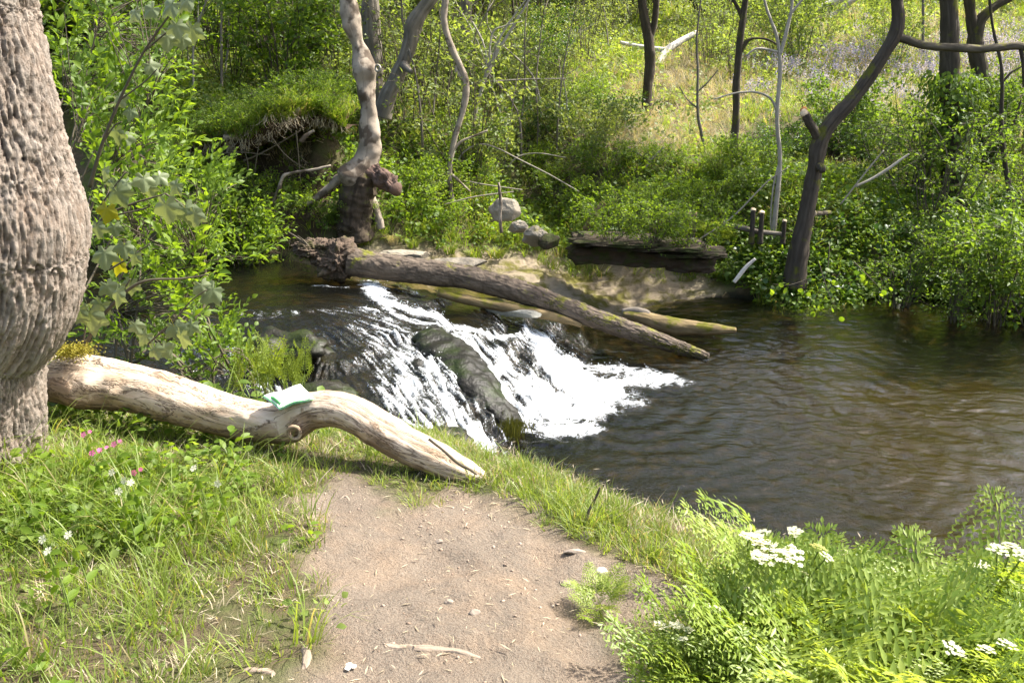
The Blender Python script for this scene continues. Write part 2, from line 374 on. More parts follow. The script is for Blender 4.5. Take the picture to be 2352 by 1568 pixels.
def m_ground():
    t = NT('ground_soil'); p = t.pos()
    n1 = t.noise(p, 2.2, 5, 0.6); n2 = t.noise(p, 28, 5, 0.65); n3 = t.noise(p, 140, 4, 0.7)
    litter = t.mix(n2, (0.045, 0.033, 0.02), (0.15, 0.115, 0.07))
    litter = t.mix(t.ramp(t.noise(p, 3.1, 5, 0.7), (0.42, 0.0), (0.6, 0.75)), litter, t.mix(n3, (0.035, 0.06, 0.012), (0.10, 0.13, 0.03)))
    soil = t.mix(n1, (0.145, 0.118, 0.090), (0.232, 0.190, 0.147))
    soil = t.mix(t.ramp(t.noise(p, 5.5, 4, 0.6, 0.3), (0.45, 0.0), (0.7, 0.65)), soil, (0.26, 0.19, 0.13))
    soil = t.mix(t.ramp(n3, (0.35, 0.65), (0.55, 0.0)), soil, (0.11, 0.075, 0.055))
    soil = t.mix(t.ramp(n2, (0.6, 0.0), (0.75, 0.5)), soil, (0.32, 0.265, 0.205))
    c = t.mix(t.att('path'), litter, soil)
    rk = t.mix(t.noise(t.pos((1, 2.5, 8)), 4, 6, 0.65), (0.13, 0.095, 0.06), (0.42, 0.35, 0.25))
    rk = t.mix(t.ramp(t.noise(p, 3.3, 5, 0.65), (0.46, 0.0), (0.58, 0.9)), rk, t.mix(n3, (0.07, 0.075, 0.012), (0.17, 0.15, 0.025)))
    c = t.mix(t.att('shelf'), c, rk)
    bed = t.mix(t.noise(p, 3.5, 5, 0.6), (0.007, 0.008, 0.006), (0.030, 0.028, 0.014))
    bed = t.mix(t.math('MULTIPLY', t.att('bed_light'), t.noise(p, 1.1, 4)), bed, (0.16, 0.12, 0.030))  # paler right-hand bed: sunlight and shallower water put into the colour
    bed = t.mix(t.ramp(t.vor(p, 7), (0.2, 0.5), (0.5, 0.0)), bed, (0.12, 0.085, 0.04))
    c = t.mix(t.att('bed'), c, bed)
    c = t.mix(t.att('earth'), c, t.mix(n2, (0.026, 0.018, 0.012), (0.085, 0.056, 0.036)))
    h = t.math('ADD', t.math('MULTIPLY', n2, 0.8), t.math('MULTIPLY', n3, 0.45))
    return t.done(t.bsdf(c, 0.92, t.bump(h, 0.9, 0.03), 0.15))
M['ground'] = m_ground()
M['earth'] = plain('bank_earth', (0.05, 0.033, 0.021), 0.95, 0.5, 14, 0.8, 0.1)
def m_water():
    t = NT('stream_water'); p = t.pos()
    w1 = t.noise(t.pos((1, 1.5, 1)), 5.5, 4, 0.6, 1.2); w2 = t.noise(p, 34, 3, 0.6)
    rough_ = t.att('turb')
    h = t.math('ADD', t.math('MULTIPLY', w1, 0.45), t.math('MULTIPLY', w2, t.math('ADD', 0.08, t.math('MULTIPLY', rough_, 0.9))))
    nrm = t.bump(h, 0.6, 0.035)
    fr = t.n('Fresnel', {'IOR': 1.33, 'Normal': nrm}).outputs[0]
    tr = t.n('BsdfTransparent', {'Color': (0.54, 0.48, 0.28, 1)}).outputs[0]
    df = t.n('BsdfDiffuse', {'Color': (0.014, 0.015, 0.013, 1)}).outputs[0]
    body = t.n('MixShader', {0: t.math('ADD', 0.12, t.math('MULTIPLY', rough_, 0.15)), 1: tr, 2: df}).outputs[0]
    gl = t.n('BsdfGlossy', {'Color': (1, 1, 1, 1), 'Roughness': 0.06, 'Normal': nrm}).outputs[0]
    wat = t.n('MixShader', {0: fr, 1: body, 2: gl}).outputs[0]
    fn = t.math('ADD', t.math('MULTIPLY', t.noise(p, 48, 4, 0.75), 0.6), t.math('MULTIPLY', t.noise(p, 130, 3, 0.7), 0.4))
    foam_f = t.math('ADD', t.att('foam'), t.math('MULTIPLY', t.math('SUBTRACT', fn, 0.5), 1.9))
    foam = t.bsdf((0.80, 0.83, 0.85), 0.55, t.bump(t.noise(p, 55, 5, 0.7), 0.9, 0.03), 0.4)
    return t.done(t.n('MixShader', {0: t.ramp(foam_f, (0.32, 0.0), (0.85, 1.0)), 1: wat, 2: foam}).outputs[0])
M['water'] = m_water()
M['foam'] = plain('white_water', (0.82, 0.85, 0.87), 0.4, 0.05)
M['paper'] = plain('white_paper', (0.80, 0.82, 0.80), 0.6, 0.03)
M['paper_green'] = plain('green_print', (0.12, 0.42, 0.13), 0.6, 0.1)
M['shell'] = plain('pale_shell', (0.52, 0.45, 0.38), 0.5, 0.15, 60)
M['root'] = bark_mat('path_root', (0.17, 0.125, 0.09), (0.31, 0.245, 0.185), 30, 6, 0.5)
M['char'] = bark_mat('charred_wood', (0.02, 0.015, 0.012), (0.14, 0.09, 0.07), 25, 9, 0.9)

# ------------------------------------------------------------------ the lie of the land
# water level: picture position + height of the water there
WP = [(540,620,.74),(700,650,.73),(850,655,.70),(600,700,.72),(760,720,.70),(880,700,.66),(560,790,.62),(700,790,.62),(640,860,.50),
      (960,710,.585),(1050,740,.50),(1150,765,.40),(1230,800,.25),(1275,850,.05),(1310,880,-.04),(960,770,.55),(1020,790,.49),
      (930,800,.52),(930,900,.42),(1000,980,.30),(1060,1010,.20),(1105,1045,.08),(1145,1085,-.03),(850,900,.46),(750,870,.52),(700,940,.42),(900,980,.36),
      (1060,850,.40),(1120,930,.25),(1155,975,.12),(1178,1010,-.03),(1110,800,.43),(1180,870,.22),(1225,940,.05),(1245,985,-.04),
      (1000,665,.55),(1200,695,.36),(1320,735,.14),(1380,770,-.02)]
WX = [(*at(a, b, z=c)[:2], c) for a, b, c in WP] + [(x, y, -.06) for x, y in
      ((.5,5.6),(1.2,5.0),(2,4.4),(3.2,5),(1.4,6.2),(2,7),(2.6,8.2),(3,9.6),(2.4,10.2),(4,7),(5,9),(4,10.6),(6.5,6),(7,10.5),(9,7),(1.3,7.4),(2.0,9.1))] + [(-5,7,.75),(-5,9,.78),(-3.4,6,.6)]
WX = np.array(WX); _W = TPS(WX, WX[:, 2], 0.02)
def water(x, y):
    w = np.clip(_W(x, y), 0, 0.8); q = w / .125 + .55 * perlin(x * 1.7, y * 1.7, 12) + .3; f = q - np.floor(q)
    w2 = (np.floor(q) + sstep(.50, .92, f) - .55 * perlin(x * 1.7, y * 1.7, 12) - .3) * .125; w = np.where(w < .66, np.clip(w + (w2 - w) * .5 * sstep(.0, .05, w) * sstep(.66, .55, w), 0, 1), w); w = np.where(np.asarray(x) > 1.9, 0, w); return w
NEAR = [(-9,6.6),(-6,6.2),(-4,5.7),(-2.6,5.15),(-1.6,5.0),(-.8,5.25),(-.35,5.6),(-.05,5.55),(.3,4.75),(.85,4.15),(1.6,3.7),(3,3.5),(6,3.3),(12,3.2)]
FARP = [(440,590,.74),(600,592,.74),(700,610,.73),(830,640,.69),(900,655,.62),(1000,655,.55),(1200,690,.36),(1330,732,.12),(1440,745,.0),(1500,715,.0),(1570,695,.0),(1700,690,.0),(1800,718,.0),(1900,722,.0),(1990,690,.0),(2120,690,.0),(2230,705,.0),(2352,730,.0),(2600,760,.0)]
FAR = [(-12, 11.0), (-6, 10.4)] + [tuple(at(a, b, z=c)[:2]) for a, b, c in FARP] + [(12, 9.6)]
STREAM = NEAR + FAR[::-1]
LP = []
for a, b, z in [(60,1070,1.25),(300,1100,1.2),(600,1080,1.17),(900,1110,1.13),(1110,1105,1.11),(1250,1180,1.12),(1420,1260,1.13),(1600,1330,1.12),(300,1400,1.22),(800,1300,1.19),(1100,1400,1.19),(700,1560,1.22),(1300,1560,1.2),(1900,1568,1.2),(100,1568,1.26)]:
    LP.append((*at(a, b, z=z)[:2], z))
LP += [(-4,3,1.45),(-4,0,1.5),(-8,2,1.9),(0,-2,1.3),(4,-2,1.25),(3,1,1.2),(3,2.4,1.05),(6,2,1.1),(-2.4,4.4,1.15),(-3.6,4.8,1.25),(-1.3,4.3,1.05),(-.5,4.2,1.03),(.2,3.6,1.08)]
for a, b, z in [(1450,660,.07),(1550,640,.16),(1350,615,.24),(1240,640,.32),(1100,600,.46),(1000,590,.60),(900,575,.74),(1000,550,.78),(860,480,.98),(1160,500,.74),(1250,545,.52),(1380,560,.42),(1400,536,.66),(1540,548,.62),(1640,575,.45),(1560,612,.28),(1600,655,.1),(1800,660,.15),(2000,650,.14),(2200,660,.15),(2350,690,.15),(780,560,.85),(700,560,.86)]:
    LP.append((*at(a, b, z=z)[:2], z))
for a, b, y in [(1100,400,12.5),(1400,400,13.5),(1600,430,13),(1690,360,15),(1490,260,19),(1550,130,27),(1900,285,17.2),(1800,300,16.8),(2000,300,17),(1900,350,15.8),(1750,360,15.3),(2050,340,15.2),(1850,520,11.7),(2000,560,11.6),(2200,500,13),(2000,150,25),(2250,180,24),(1900,20,36),(2300,20,36),(1600,20,38),
                (600,455,10.3),(600,390,10.6),(600,285,11.2),(480,300,11.3),(720,280,11.3),(720,430,10.4),(480,440,10.4),(820,350,11.2),(600,200,15),(500,150,19),(500,30,29),(1000,200,16.5),(1000,320,13.2),(900,250,14),(1000,60,26),(1250,120,22),(200,300,11.5),(200,100,22)]:
    p = at(a, b, y=y); LP.append((p[0], y, p[2]))
LP += [(0,60,10),(-40,60,11),(40,60,12),(25,30,6.5),(-25,30,6),(0,90,17),(60,90,22),(-60,90,20),(14,14,1.6),(10,12,.7),(-8,11.4,2.3),(-14,13,2.9),(22,18,3),(-8,10.7,1.2)]
LP = np.array(LP); _L = TPS(LP, LP[:, 2], 0.004)
SHELF = [(700,575),(860,560),(1000,575),(1180,590),(1330,575),(1480,600),(1640,625),(1720,690),(1640,760),(1300,780),(900,690),(700,630)]
PATH = [(640,1165),(700,1130),(775,1098),(880,1122),(1000,1125),(1110,1112),(1190,1165),(1250,1225),(1330,1245),(1400,1285),(1560,1325),(1660,1335),(1540,1390),(1470,1420),(1420,1450),(1420,1510),(1470,1570),(1300,1900),(500,1900),(480,1570),(640,1545),(800,1500),(740,1440),(735,1370),(700,1290),(720,1220)]

def axis(*runs):
    out = [runs[0][0]]
    for a, b, s in runs:
        n = max(1, int(round((b - a) / s))); out += list(np.linspace(a, b, n + 1)[1:])
    return np.array(out)
def grow(a, b, s0, k=1.12):
    out = [a]; s = s0; sg = 1 if b > a else -1
    while (b - out[-1]) * sg > 0: out.append(out[-1] + sg * s); s *= k
    return out[1:]
GX = np.array(grow(-4, -70, .06)[::-1] + list(axis((-4, 5, .032))) + grow(5, 75, .06))
GY = np.array(grow(0.8, -4, .06)[::-1] + list(axis((.8, 4.2, .026), (4.2, 5.2, .05), (5.2, 13, .036))) + grow(13, 100, .06, 1.07))
X, Y = np.meshgrid(GX, GY)
L0 = _L(X, Y); W0 = water(X, Y)
dN = seg_dist(X, Y, NEAR); dF = seg_dist(X, Y, FAR); ins = inside(X, Y, STREAM)
near_side = (~ins) & (dN < dF)
d = np.minimum(dN, dF)
bw = np.where(near_side, 1.15, 0.34 + 0.1 * perlin(X * 1.3, Y * 1.3, 3))
k = np.clip(d / bw, 0, 1); k = np.where(near_side, 1 - (1 - k) ** 2.4, k * k * (3 - 2 * k))
Z = np.where(ins, W0 - np.minimum(.05 + .34 * sstep(0, 1.1, d), .05 + .34 * sstep(.02, .0, W0) + .03), W0 - .05 + (L0 - W0 + .05) * k)
# relief
px, py = proj(np.stack([X, Y, Z], -1))
shelf = sstep(-.12, .12, sdist(px, py, SHELF) / 300 + .12 * perlin(X * 2, Y * 2, 9)) * (Y > 7) * (Y < 12) * (~near_side)
path = sstep(-.06, .08, sdist(px, py, PATH) / 500 + .09 * fbm(X * 3.2, Y * 3.2, 5, 3)) * (Y < 4.2) * (Y > .3)
path = np.where((Y <= .3), np.exp(-((X + .1) / .6) ** 2), path)
amp = np.where(near_side, .025, np.clip(.02 * Y / 5, .03, .16))
Z = Z + np.where(ins, .03 * fbm(X * 2.6, Y * 2.6, 1, 4), amp * fbm(X * .9, Y * .9, 2, 4) * k + .012 * fbm(X * 5, Y * 5, 4, 3) * k)
q = Z / .055 + .8 * fbm(X * 1.1, Y * 2.2, 6, 3); fl = np.floor(q); st = fl + sstep(.75, 1, q - fl)
Z = np.where(ins, Z, Z + shelf * (st - q) * .055 * .9)
# hollow under the left bank and the small scar under the bluebell mound
def dig(pts, y0, y1, depth):
    global Z
    m = sstep(-.25, .2, sdist(px, py, pts) / 120 + .15 * perlin(X * 3, Y * 3, 21)) * (Y > y0) * (Y < y1) * (~ins); Z = Z - depth * m; return m
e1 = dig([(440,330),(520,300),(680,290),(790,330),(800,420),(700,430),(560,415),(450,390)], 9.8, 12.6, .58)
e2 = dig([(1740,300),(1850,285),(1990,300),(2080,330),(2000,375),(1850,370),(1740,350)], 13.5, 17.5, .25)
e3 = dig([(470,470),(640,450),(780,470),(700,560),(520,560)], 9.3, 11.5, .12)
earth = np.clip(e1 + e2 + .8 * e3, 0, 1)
# foot-worn hollows of the path
Z = Z - .03 * path * sstep(.1, .5, fbm(X * 2.1, Y * 2.1, 8, 2)) + .008 * path * fbm(X * 12, Y * 12, 2, 4, .6) - .016 * path * sstep(.25, .6, fbm(X * 4.5, Y * 3, 31, 2))
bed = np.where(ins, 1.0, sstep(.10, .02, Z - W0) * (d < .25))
def H(x, y):
    x = np.asarray(x, float); y = np.asarray(y, float)
    i = np.clip(np.searchsorted(GX, x) - 1, 0, len(GX) - 2); j = np.clip(np.searchsorted(GY, y) - 1, 0, len(GY) - 2)
    u = np.clip((x - GX[i]) / (GX[i + 1] - GX[i]), 0, 1); v = np.clip((y - GY[j]) / (GY[j + 1] - GY[j]), 0, 1)
    return (Z[j, i] * (1 - u) + Z[j, i + 1] * u) * (1 - v) + (Z[j + 1, i] * (1 - u) + Z[j + 1, i + 1] * u) * v
def field(A, x, y):
    i = np.clip(np.searchsorted(GX, x) - 1, 0, len(GX) - 2); j = np.clip(np.searchsorted(GY, y) - 1, 0, len(GY) - 2); return A[j, i]
_t = np.concatenate([np.linspace(1.2, 16, 1500), np.linspace(16, 110, 1500)])
def G(px_, py_, dz=0.0):                        # the ground seen at a picture position
    Q = np.array([0, 0, CAMZ]) + ray(px_, py_)[None] * _t[:, None]
    w = np.nonzero(Q[:, 2] < np.maximum(H(Q[:, 0], Q[:, 1]), 0) + dz)[0]
    q = Q[w[0]] if len(w) else Q[-1]; return np.array([q[0], q[1], float(H(q[0], q[1]))])
def grid_faces(ny, nx):
    i = np.arange(ny - 1)[:, None] * nx; j = np.arange(nx - 1)[None]
    return np.stack([i + j, i + j + 1, i + nx + j + 1, i + nx + j], -1).reshape(-1, 4)
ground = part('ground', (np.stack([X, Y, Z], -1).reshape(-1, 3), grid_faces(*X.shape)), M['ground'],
              attrs={'bed_light': (sstep(1.6, 3.6, X) * sstep(.2, 1.0, d)).ravel(), 'path': path.ravel(), 'shelf': (shelf * (1 - bed)).ravel(), 'bed': bed.ravel(), 'earth': earth.ravel()})
ground['kind'] = 'structure'

# ------------------------------------------------------------------ water
wx = np.array(list(axis((-7, -2.8, .07), (-2.8, -2.0, .02), (-2.0, 1.5, .0095), (1.5, 4, .026), (4, 7, .05), (7, 12, .12))))
wy = np.array(list(axis((3.0, 5.4, .035), (5.4, 8.9, .0095), (8.9, 11.6, .033))))
A, B = np.meshgrid(wx, wy); WZ = water(A, B)
# flow direction, line-integral streaks
fx0, fx1, fy0, fy1, s = -3.0, 2.2, 5.2, 9.4, .0095
lx = np.arange(fx0, fx1, s); ly = np.arange(fy0, fy1, s); LX, LY = np.meshgrid(lx, ly); LW = water(LX, LY)
gy_, gx_ = np.gradient(LW, s); U_ = -gx_ + .05; V_ = -gy_ - .02
m_ = np.hypot(U_, V_) + 1e-6; slope = np.hypot(gx_, gy_); U_ /= m_; V_ /= m_
bl = .72 * sstep(.0, .05, LW) * sstep(.60, .48, LW) * np.where(LX < -.1, 1, .75); U_ = U_ * (1 - bl) + .30 * bl; V_ = V_ * (1 - bl) - .95 * bl; m_ = np.hypot(U_, V_) + 1e-6; U_ /= m_; V_ /= m_
def lic(nz, steps, stride=1.0):
    acc = nz.copy(); n = 1
    for sg in (1, -1):
        pi = np.arange(len(lx))[None].repeat(len(ly), 0).astype(float); pj = np.arange(len(ly))[:, None].repeat(len(lx), 1).astype(float)
        for _ in range(steps):
            a = np.clip(np.round(pi).astype(int), 0, len(lx) - 1); b = np.clip(np.round(pj).astype(int), 0, len(ly) - 1)
            pi = pi + sg * U_[b, a] * stride; pj = pj + sg * V_[b, a] * stride
            a = np.clip(np.round(pi).astype(int), 0, len(lx) - 1); b = np.clip(np.round(pj).astype(int), 0, len(ly) - 1)
            acc += nz[b, a]; n += 1
    acc /= n; acc = (acc - acc.mean()) / (acc.std() + 1e-9); return acc
r_ = np.random.default_rng(5)
lic1 = lic(r_.normal(size=LX.shape), 10); lic2 = lic(fbm(LX * 19, LY * 19, 2, 2), 11)
def lsamp(Fd, x, y):
    i = np.clip(((x - fx0) / s).astype(int), 0, len(lx) - 1); j = np.clip(((y - fy0) / s).astype(int), 0, len(ly) - 1)
    e = np.clip(np.minimum.reduce([x - fx0, fx1 - s - x, y - fy0, fy1 - s - y]) / .3, 0, 1); return Fd[j, i] * e
# white-water runs: picture polyline, width in picture units, strength
RUNS = [([(890,770,.56),(930,850,.47),(990,940,.35),(1060,1020,.2)], .34, .46), ([(1060,780,.46),(1130,850,.35),(1200,930,.12)], .26, .62), ([(560,720,.72),(700,720,.7),(850,720,.66)], .2, .30),
        ([(850,650,.70),(870,690,.66),(920,705,.62),(985,725,.55),(1045,750,.49),(1080,760,.47)], .11, 1.25),
        ([(880,700,.66),(900,725,.62),(950,740,.57),(1040,755,.49)], .06, .9),
        ([(1080,760,.47),(1140,770,.42),(1200,765,.36),(1240,790,.26)], .07, .9),
        ([(1060,770,.47),(1095,815,.42),(1130,865,.33),(1170,905,.22),(1215,945,.07)], .14, 1.05),
        ([(1240,770,.24),(1250,810,.19),(1280,850,.04)], .16, 1.15),
        ([(1130,800,.40),(1180,860,.25),(1230,910,.10)], .13, .85),
        ([(930,800,.52),(925,850,.47),(940,910,.41),(970,960,.33)], .13, .80),
        ([(975,800,.50),(1000,850,.44),(1015,905,.38),(1050,960,.28),(1085,1005,.16)], .15, .82),
        ([(900,900,.43),(950,970,.34),(1000,1010,.26),(1060,1050,.12),(1090,1080,.03)], .17, .72),
        ([(1080,990,.18),(1120,1030,.08),(1145,1080,0)], .12, .95),
        ([(820,765,.6),(870,780,.57),(930,785,.53)], .09, .55),
        ([(540,805,.6),(590,825,.55),(640,850,.5)], .12, .95),
        ([(600,880,.48),(640,900,.46)], .10, .7),
        ([(725,655,.73),(760,662,.72),(800,660,.72)], .05, .45),
        ([(1190,960,.08),(1215,985,.02),(1270,1000,0)], .10, .75),
        ([(1330,1140,0),(1400,1160,0),(1480,1180,0)], .16, .62)]
POOL = [([(1290,855,0),(1330,890,0),(1380,900,0)], 0.317, 1.35), ([(1260,920,0),(1310,950,0),(1360,930,0)], 0.293, 1.3),
        ([(1240,985,0),(1300,990,0),(1350,985,0)], 0.159, 1.0), ([(1380,880,0),(1470,875,0),(1540,872,0)], 0.207, .98), ([(1330,840,0),(1430,850,0),(1500,862,0)], 0.159, .8), ([(1400,905,0),(1450,925,0)], 0.195, .62)]
def strokes(x, y, runs):
    S_ = np.zeros(np.shape(x))
    for pl, w, k_ in runs:
        P_ = [tuple(at(a, b, z=c)[:2]) for a, b, c in pl]; S_ = np.maximum(S_, k_ * np.exp(-(seg_dist(x, y, P_) / w) ** 2))
    return S_
warpx = .05 * perlin(A * 4, B * 4, 1); warpy = .05 * perlin(A * 4, B * 4, 7)
Sr = strokes(A + warpx, B + warpy, RUNS); Sp = strokes(A + 2 * warpx, B + 2 * warpy, POOL)
l1, l2 = lsamp(lic1, A, B), lsamp(lic2, A, B); slp = lsamp(slope, A, B)
cell = 1 - np.abs(fbm(A * 9, B * 9, 3, 3)) * 1.6
foam = np.maximum(Sr * .72 + (l1 * .15 + l2 * .12 + .16 * fbm(A * 7, B * 7, 17, 3)) * sstep(.05, .45, Sr + slp * .6) + .20 * np.clip(slp, 0, 1.2), Sp * .80 + .42 * (cell - .62) * sstep(.1, .6, Sp))
foam = np.clip(foam - .06, 0, 1.3)
turb = np.clip(sstep(.05, .35, slp) * .8 + Sr * .5 + Sp * .8 + sstep(1.5, .0, np.abs(A - .9)) * sstep(6.8, 5, B) * .55 + .3 * (A < -.8) * (B > 6), 0, 1)
wpx = A + .15 * perlin(A * 1.1, B * 1.1, 3); wpy = B + .15 * perlin(A * 1.1, B * 1.1, 8)
ripple = .010 * fbm(A * 1.8, B * 2.6, 2, 2) + .0065 * (1 - np.abs(fbm(wpx * 3.6, wpy * 5.0, 5, 3)) * 2) * (.5 + .8 * sstep(-.4, .5, perlin(A * .6, B * .8, 4))) + .002 * fbm(wpx * 11, wpy * 15, 5, 2)
fall_d = np.hypot(A - 1.0, B - 7.2)
ring = .006 * np.sin(fall_d * 26 + 3 * perlin(A * 1.2, B * 1.2, 0)) * np.exp(-fall_d / 2.2) * (WZ < .01)
WZ2 = WZ + ripple * np.where(WZ < .02, 1, .8) + ring + turb * (.0035 * l1 + .011 * l2) * sstep(.03, .2, slp) + .006 * np.clip(foam, 0, 1) * (1 + .9 * fbm(A * 14, B * 14, 4, 3))
WZ2 = WZ2 + .03 * np.clip(Sp, 0, 1) * fbm(A * 6, B * 6, 8, 3)
keep = (inside(A, B, STREAM) | (np.minimum(seg_dist(A, B, NEAR), seg_dist(A, B, FAR)) < .16))
Fw = grid_faces(*A.shape); Fw = Fw[keep.ravel()[Fw].all(1)]
used = np.zeros(A.size, bool); used[Fw.ravel()] = True; rem = np.cumsum(used) - 1
u3 = used.nonzero()[0]
wat = part('stream_water', (np.stack([A, B, WZ2], -1).reshape(-1, 3)[u3], rem[Fw]), M['water'],
           attrs={'foam': foam.ravel()[u3], 'turb': turb.ravel()[u3]})
wat['kind'] = 'structure'
# drops thrown up by the falls
MBd = MB(); Vi, Fi = ico(1); pr = np.clip((Sr * (slp > .15) + .6 * Sp) * (foam > .35), 0, 1).ravel(); pr /= pr.sum()
for c in rng.choice(A.size, 1300, p=pr):
    a, b = A.ravel()[c], B.ravel()[c]; rr = .0018 + .0025 * rng.random() ** 2
    MBd.add(Vi * rr * np.array([1, 1, 1 + rng.random()]) + [a + rng.normal() * .02, b + rng.normal() * .02, WZ2.ravel()[c] + abs(rng.normal()) * .035 + .005], Fi)
o = part('water_spray', MBd.get(), M['foam'], stuff=True); tag(o, 'white drops of spray thrown up along the small waterfall', 'spray')

# ------------------------------------------------------------------ leaf and plant builders (vectorised)
def nrm(v): return v / (np.linalg.norm(v, axis=-1, keepdims=True) + 1e-12)
def leaf_quads(mb, P, D, N, L, Wd, rnd, fold=0.25, droop=0.0):      # two triangles each side of the midrib
    D = nrm(D); S = nrm(np.cross(D, N)); N = np.cross(S, D); n = len(P); L = np.broadcast_to(L, n)[:, None]; Wd = np.broadcast_to(Wd, n)[:, None]
    mid = P + D * L * .45 - N * 0
    tip = P + D * L - N * L * droop
    V = np.stack([P, mid + S * Wd * .5 + N * Wd * fold, tip, mid - S * Wd * .5 + N * Wd * fold], 1).reshape(-1, 3)
    b = np.arange(n)[:, None] * 4
    F = np.concatenate([b + [0, 1, 2], b + [0, 2, 3]]); mb.add(V, F, rnd=np.repeat(rnd, 4))
def leaf_fine(mb, P, D, N, L, Wd, rnd, fold=0.22, droop=0.35):       # eight triangles, arched
    D = nrm(D); S = nrm(np.cross(D, N)); N = np.cross(S, D); n = len(P); L = np.broadcast_to(L, n)[:, None]; Wd = np.broadcast_to(Wd, n)[:, None]
    def ax(t): return P + D * L * t - N * L * droop * t * t
    rows = [P]
    for t, w in ((.25, .75), (.55, 1.0), (.82, .55)):
        a = ax(t); rows += [a, a + S * Wd * .5 * w + N * Wd * fold * w, a - S * Wd * .5 * w + N * Wd * fold * w]
    rows.append(ax(1.0)); V = np.stack(rows, 1).reshape(-1, 3); b = np.arange(n)[:, None] * 11
    T = [[0,2,1],[0,1,3],[7,8,10],[7,10,9]]; F = np.concatenate([b + t for t in T]); mb.add(V, F, rnd=np.repeat(rnd, 11))
    k = mb.n - len(V)
    for q in ([1,2,5,4],[1,4,6,3],[4,5,8,7],[4,7,9,6]): mb.Q.append(b + q + k)
def rand_dirs(r, n, up=0.3):
    v = r.normal(size=(n, 3)); v[:, 2] = np.abs(v[:, 2]) * .6 + up; return nrm(v)
def bush(seed, h, w, nst, ntw, nlv, ls, lw=.45, spread=1.0, stem_r=.012):
    r = np.random.default_rng(seed); sm = MB(); lf = MB()
    for i in range(nst):
        a = r.random() * 6.28; rad = w * .5 * math.sqrt(r.random()) * spread; hh = h * (.6 + .4 * r.random())
        b0 = np.array([math.cos(a) * rad * .25, math.sin(a) * rad * .25, -.06]); b2 = np.array([math.cos(a) * rad, math.sin(a) * rad, hh])
        b1 = (b0 + b2) / 2 + np.array([r.normal() * .08 * w, r.normal() * .08 * w, .12 * h])
        P = crs([b0, b1, b2], 7); V, F, A_ = tube(P, np.linspace(stem_r, stem_r * .3, 7), 4, cap=False)
        sm.add(V, F[0], tube=A_['tube'])
        for j in range(ntw):
            t = .2 + .8 * r.random(); p = P[min(6, int(t * 6.99))] + r.normal(size=3) * .01
            dv = nrm(np.array([math.cos(a) + r.normal() * .9, math.sin(a) + r.normal() * .9, .35 + r.normal() * .5])); ln = w * (.18 + .22 * r.random())
            q = [p, p + dv * ln * .5 + [0, 0, .03 * ln], p + dv * ln + [0, 0, -.06 * ln]]
            V, F, A_ = tube(q, [stem_r * .3, stem_r * .2, stem_r * .1], 3, cap=False); sm.add(V, F[0], tube=A_['tube'])
            m = nlv; tt = r.random(m); base = np.asarray(q[0]) + (np.asarray(q[2]) - q[0]) * tt[:, None] + r.normal(size=(m, 3)) * ls * .35
            D = nrm(dv + r.normal(size=(m, 3)) * .8); N = rand_dirs(r, m, .6)
            leaf_quads(lf, base, D, N, ls * (.6 + .6 * r.random(m)), ls * lw * (.7 + .5 * r.random(m)), r.random(m), .2, .15)
    return sm.get(), lf.get()
def grass_tuft(seed, nb, h, w, rad, lean=.5, seg=3, droop=.5):
    r = np.random.default_rng(seed); mb = MB()
    for i in range(nb):
        a = r.random() * 6.28; p0 = np.array([math.cos(a), math.sin(a), 0]) * rad * math.sqrt(r.random())
        a2 = a + r.normal() * .9; out = np.array([math.cos(a2), math.sin(a2), 0]); hh = h * (.45 + .65 * r.random()); ln = hh * lean * (.3 + r.random())
        side = np.array([-out[1], out[0], 0]) * w * (.6 + .7 * r.random()); rows = []
        for k_ in range(seg + 1):
            t = k_ / seg; c = p0 + out * ln * t ** 1.6 + np.array([0, 0, hh * (t - droop * .45 * t ** 3)]); ww = (1 - t) ** .7 + (.0 if k_ == seg else .06)
            rows += [c - side * ww * .5, c + side * ww * .5]
        V = np.array(rows[:-1]); F = []
        for k_ in range(seg - 1): F.append([2 * k_, 2 * k_ + 1, 2 * k_ + 3, 2 * k_ + 2])
        mb.add(V, np.array(F), rnd=r.random()); mb.T.append(np.array([[2 * seg - 2, 2 * seg - 1, 2 * seg]]) + mb.n - len(V))
    return mb.get()
def herb(seed, n, h, ls, lw=.7, rad=.05):
    r = np.random.default_rng(seed); mb = MB(); a = r.random(n) * 6.28; rr = rad * np.sqrt(r.random(n)); z = h * (.15 + .85 * r.random(n))
    P = np.stack([np.cos(a) * rr, np.sin(a) * rr, z], 1); D = np.stack([np.cos(a) + r.normal(size=n) * .5, np.sin(a) + r.normal(size=n) * .5, .25 + r.normal(size=n) * .3], 1)
    leaf_fine(mb, P, D, rand_dirs(r, n, 1.2), ls * (.6 + .6 * r.random(n)), ls * lw * (.7 + .5 * r.random(n)), r.random(n), .12, .3)
    return mb.get()
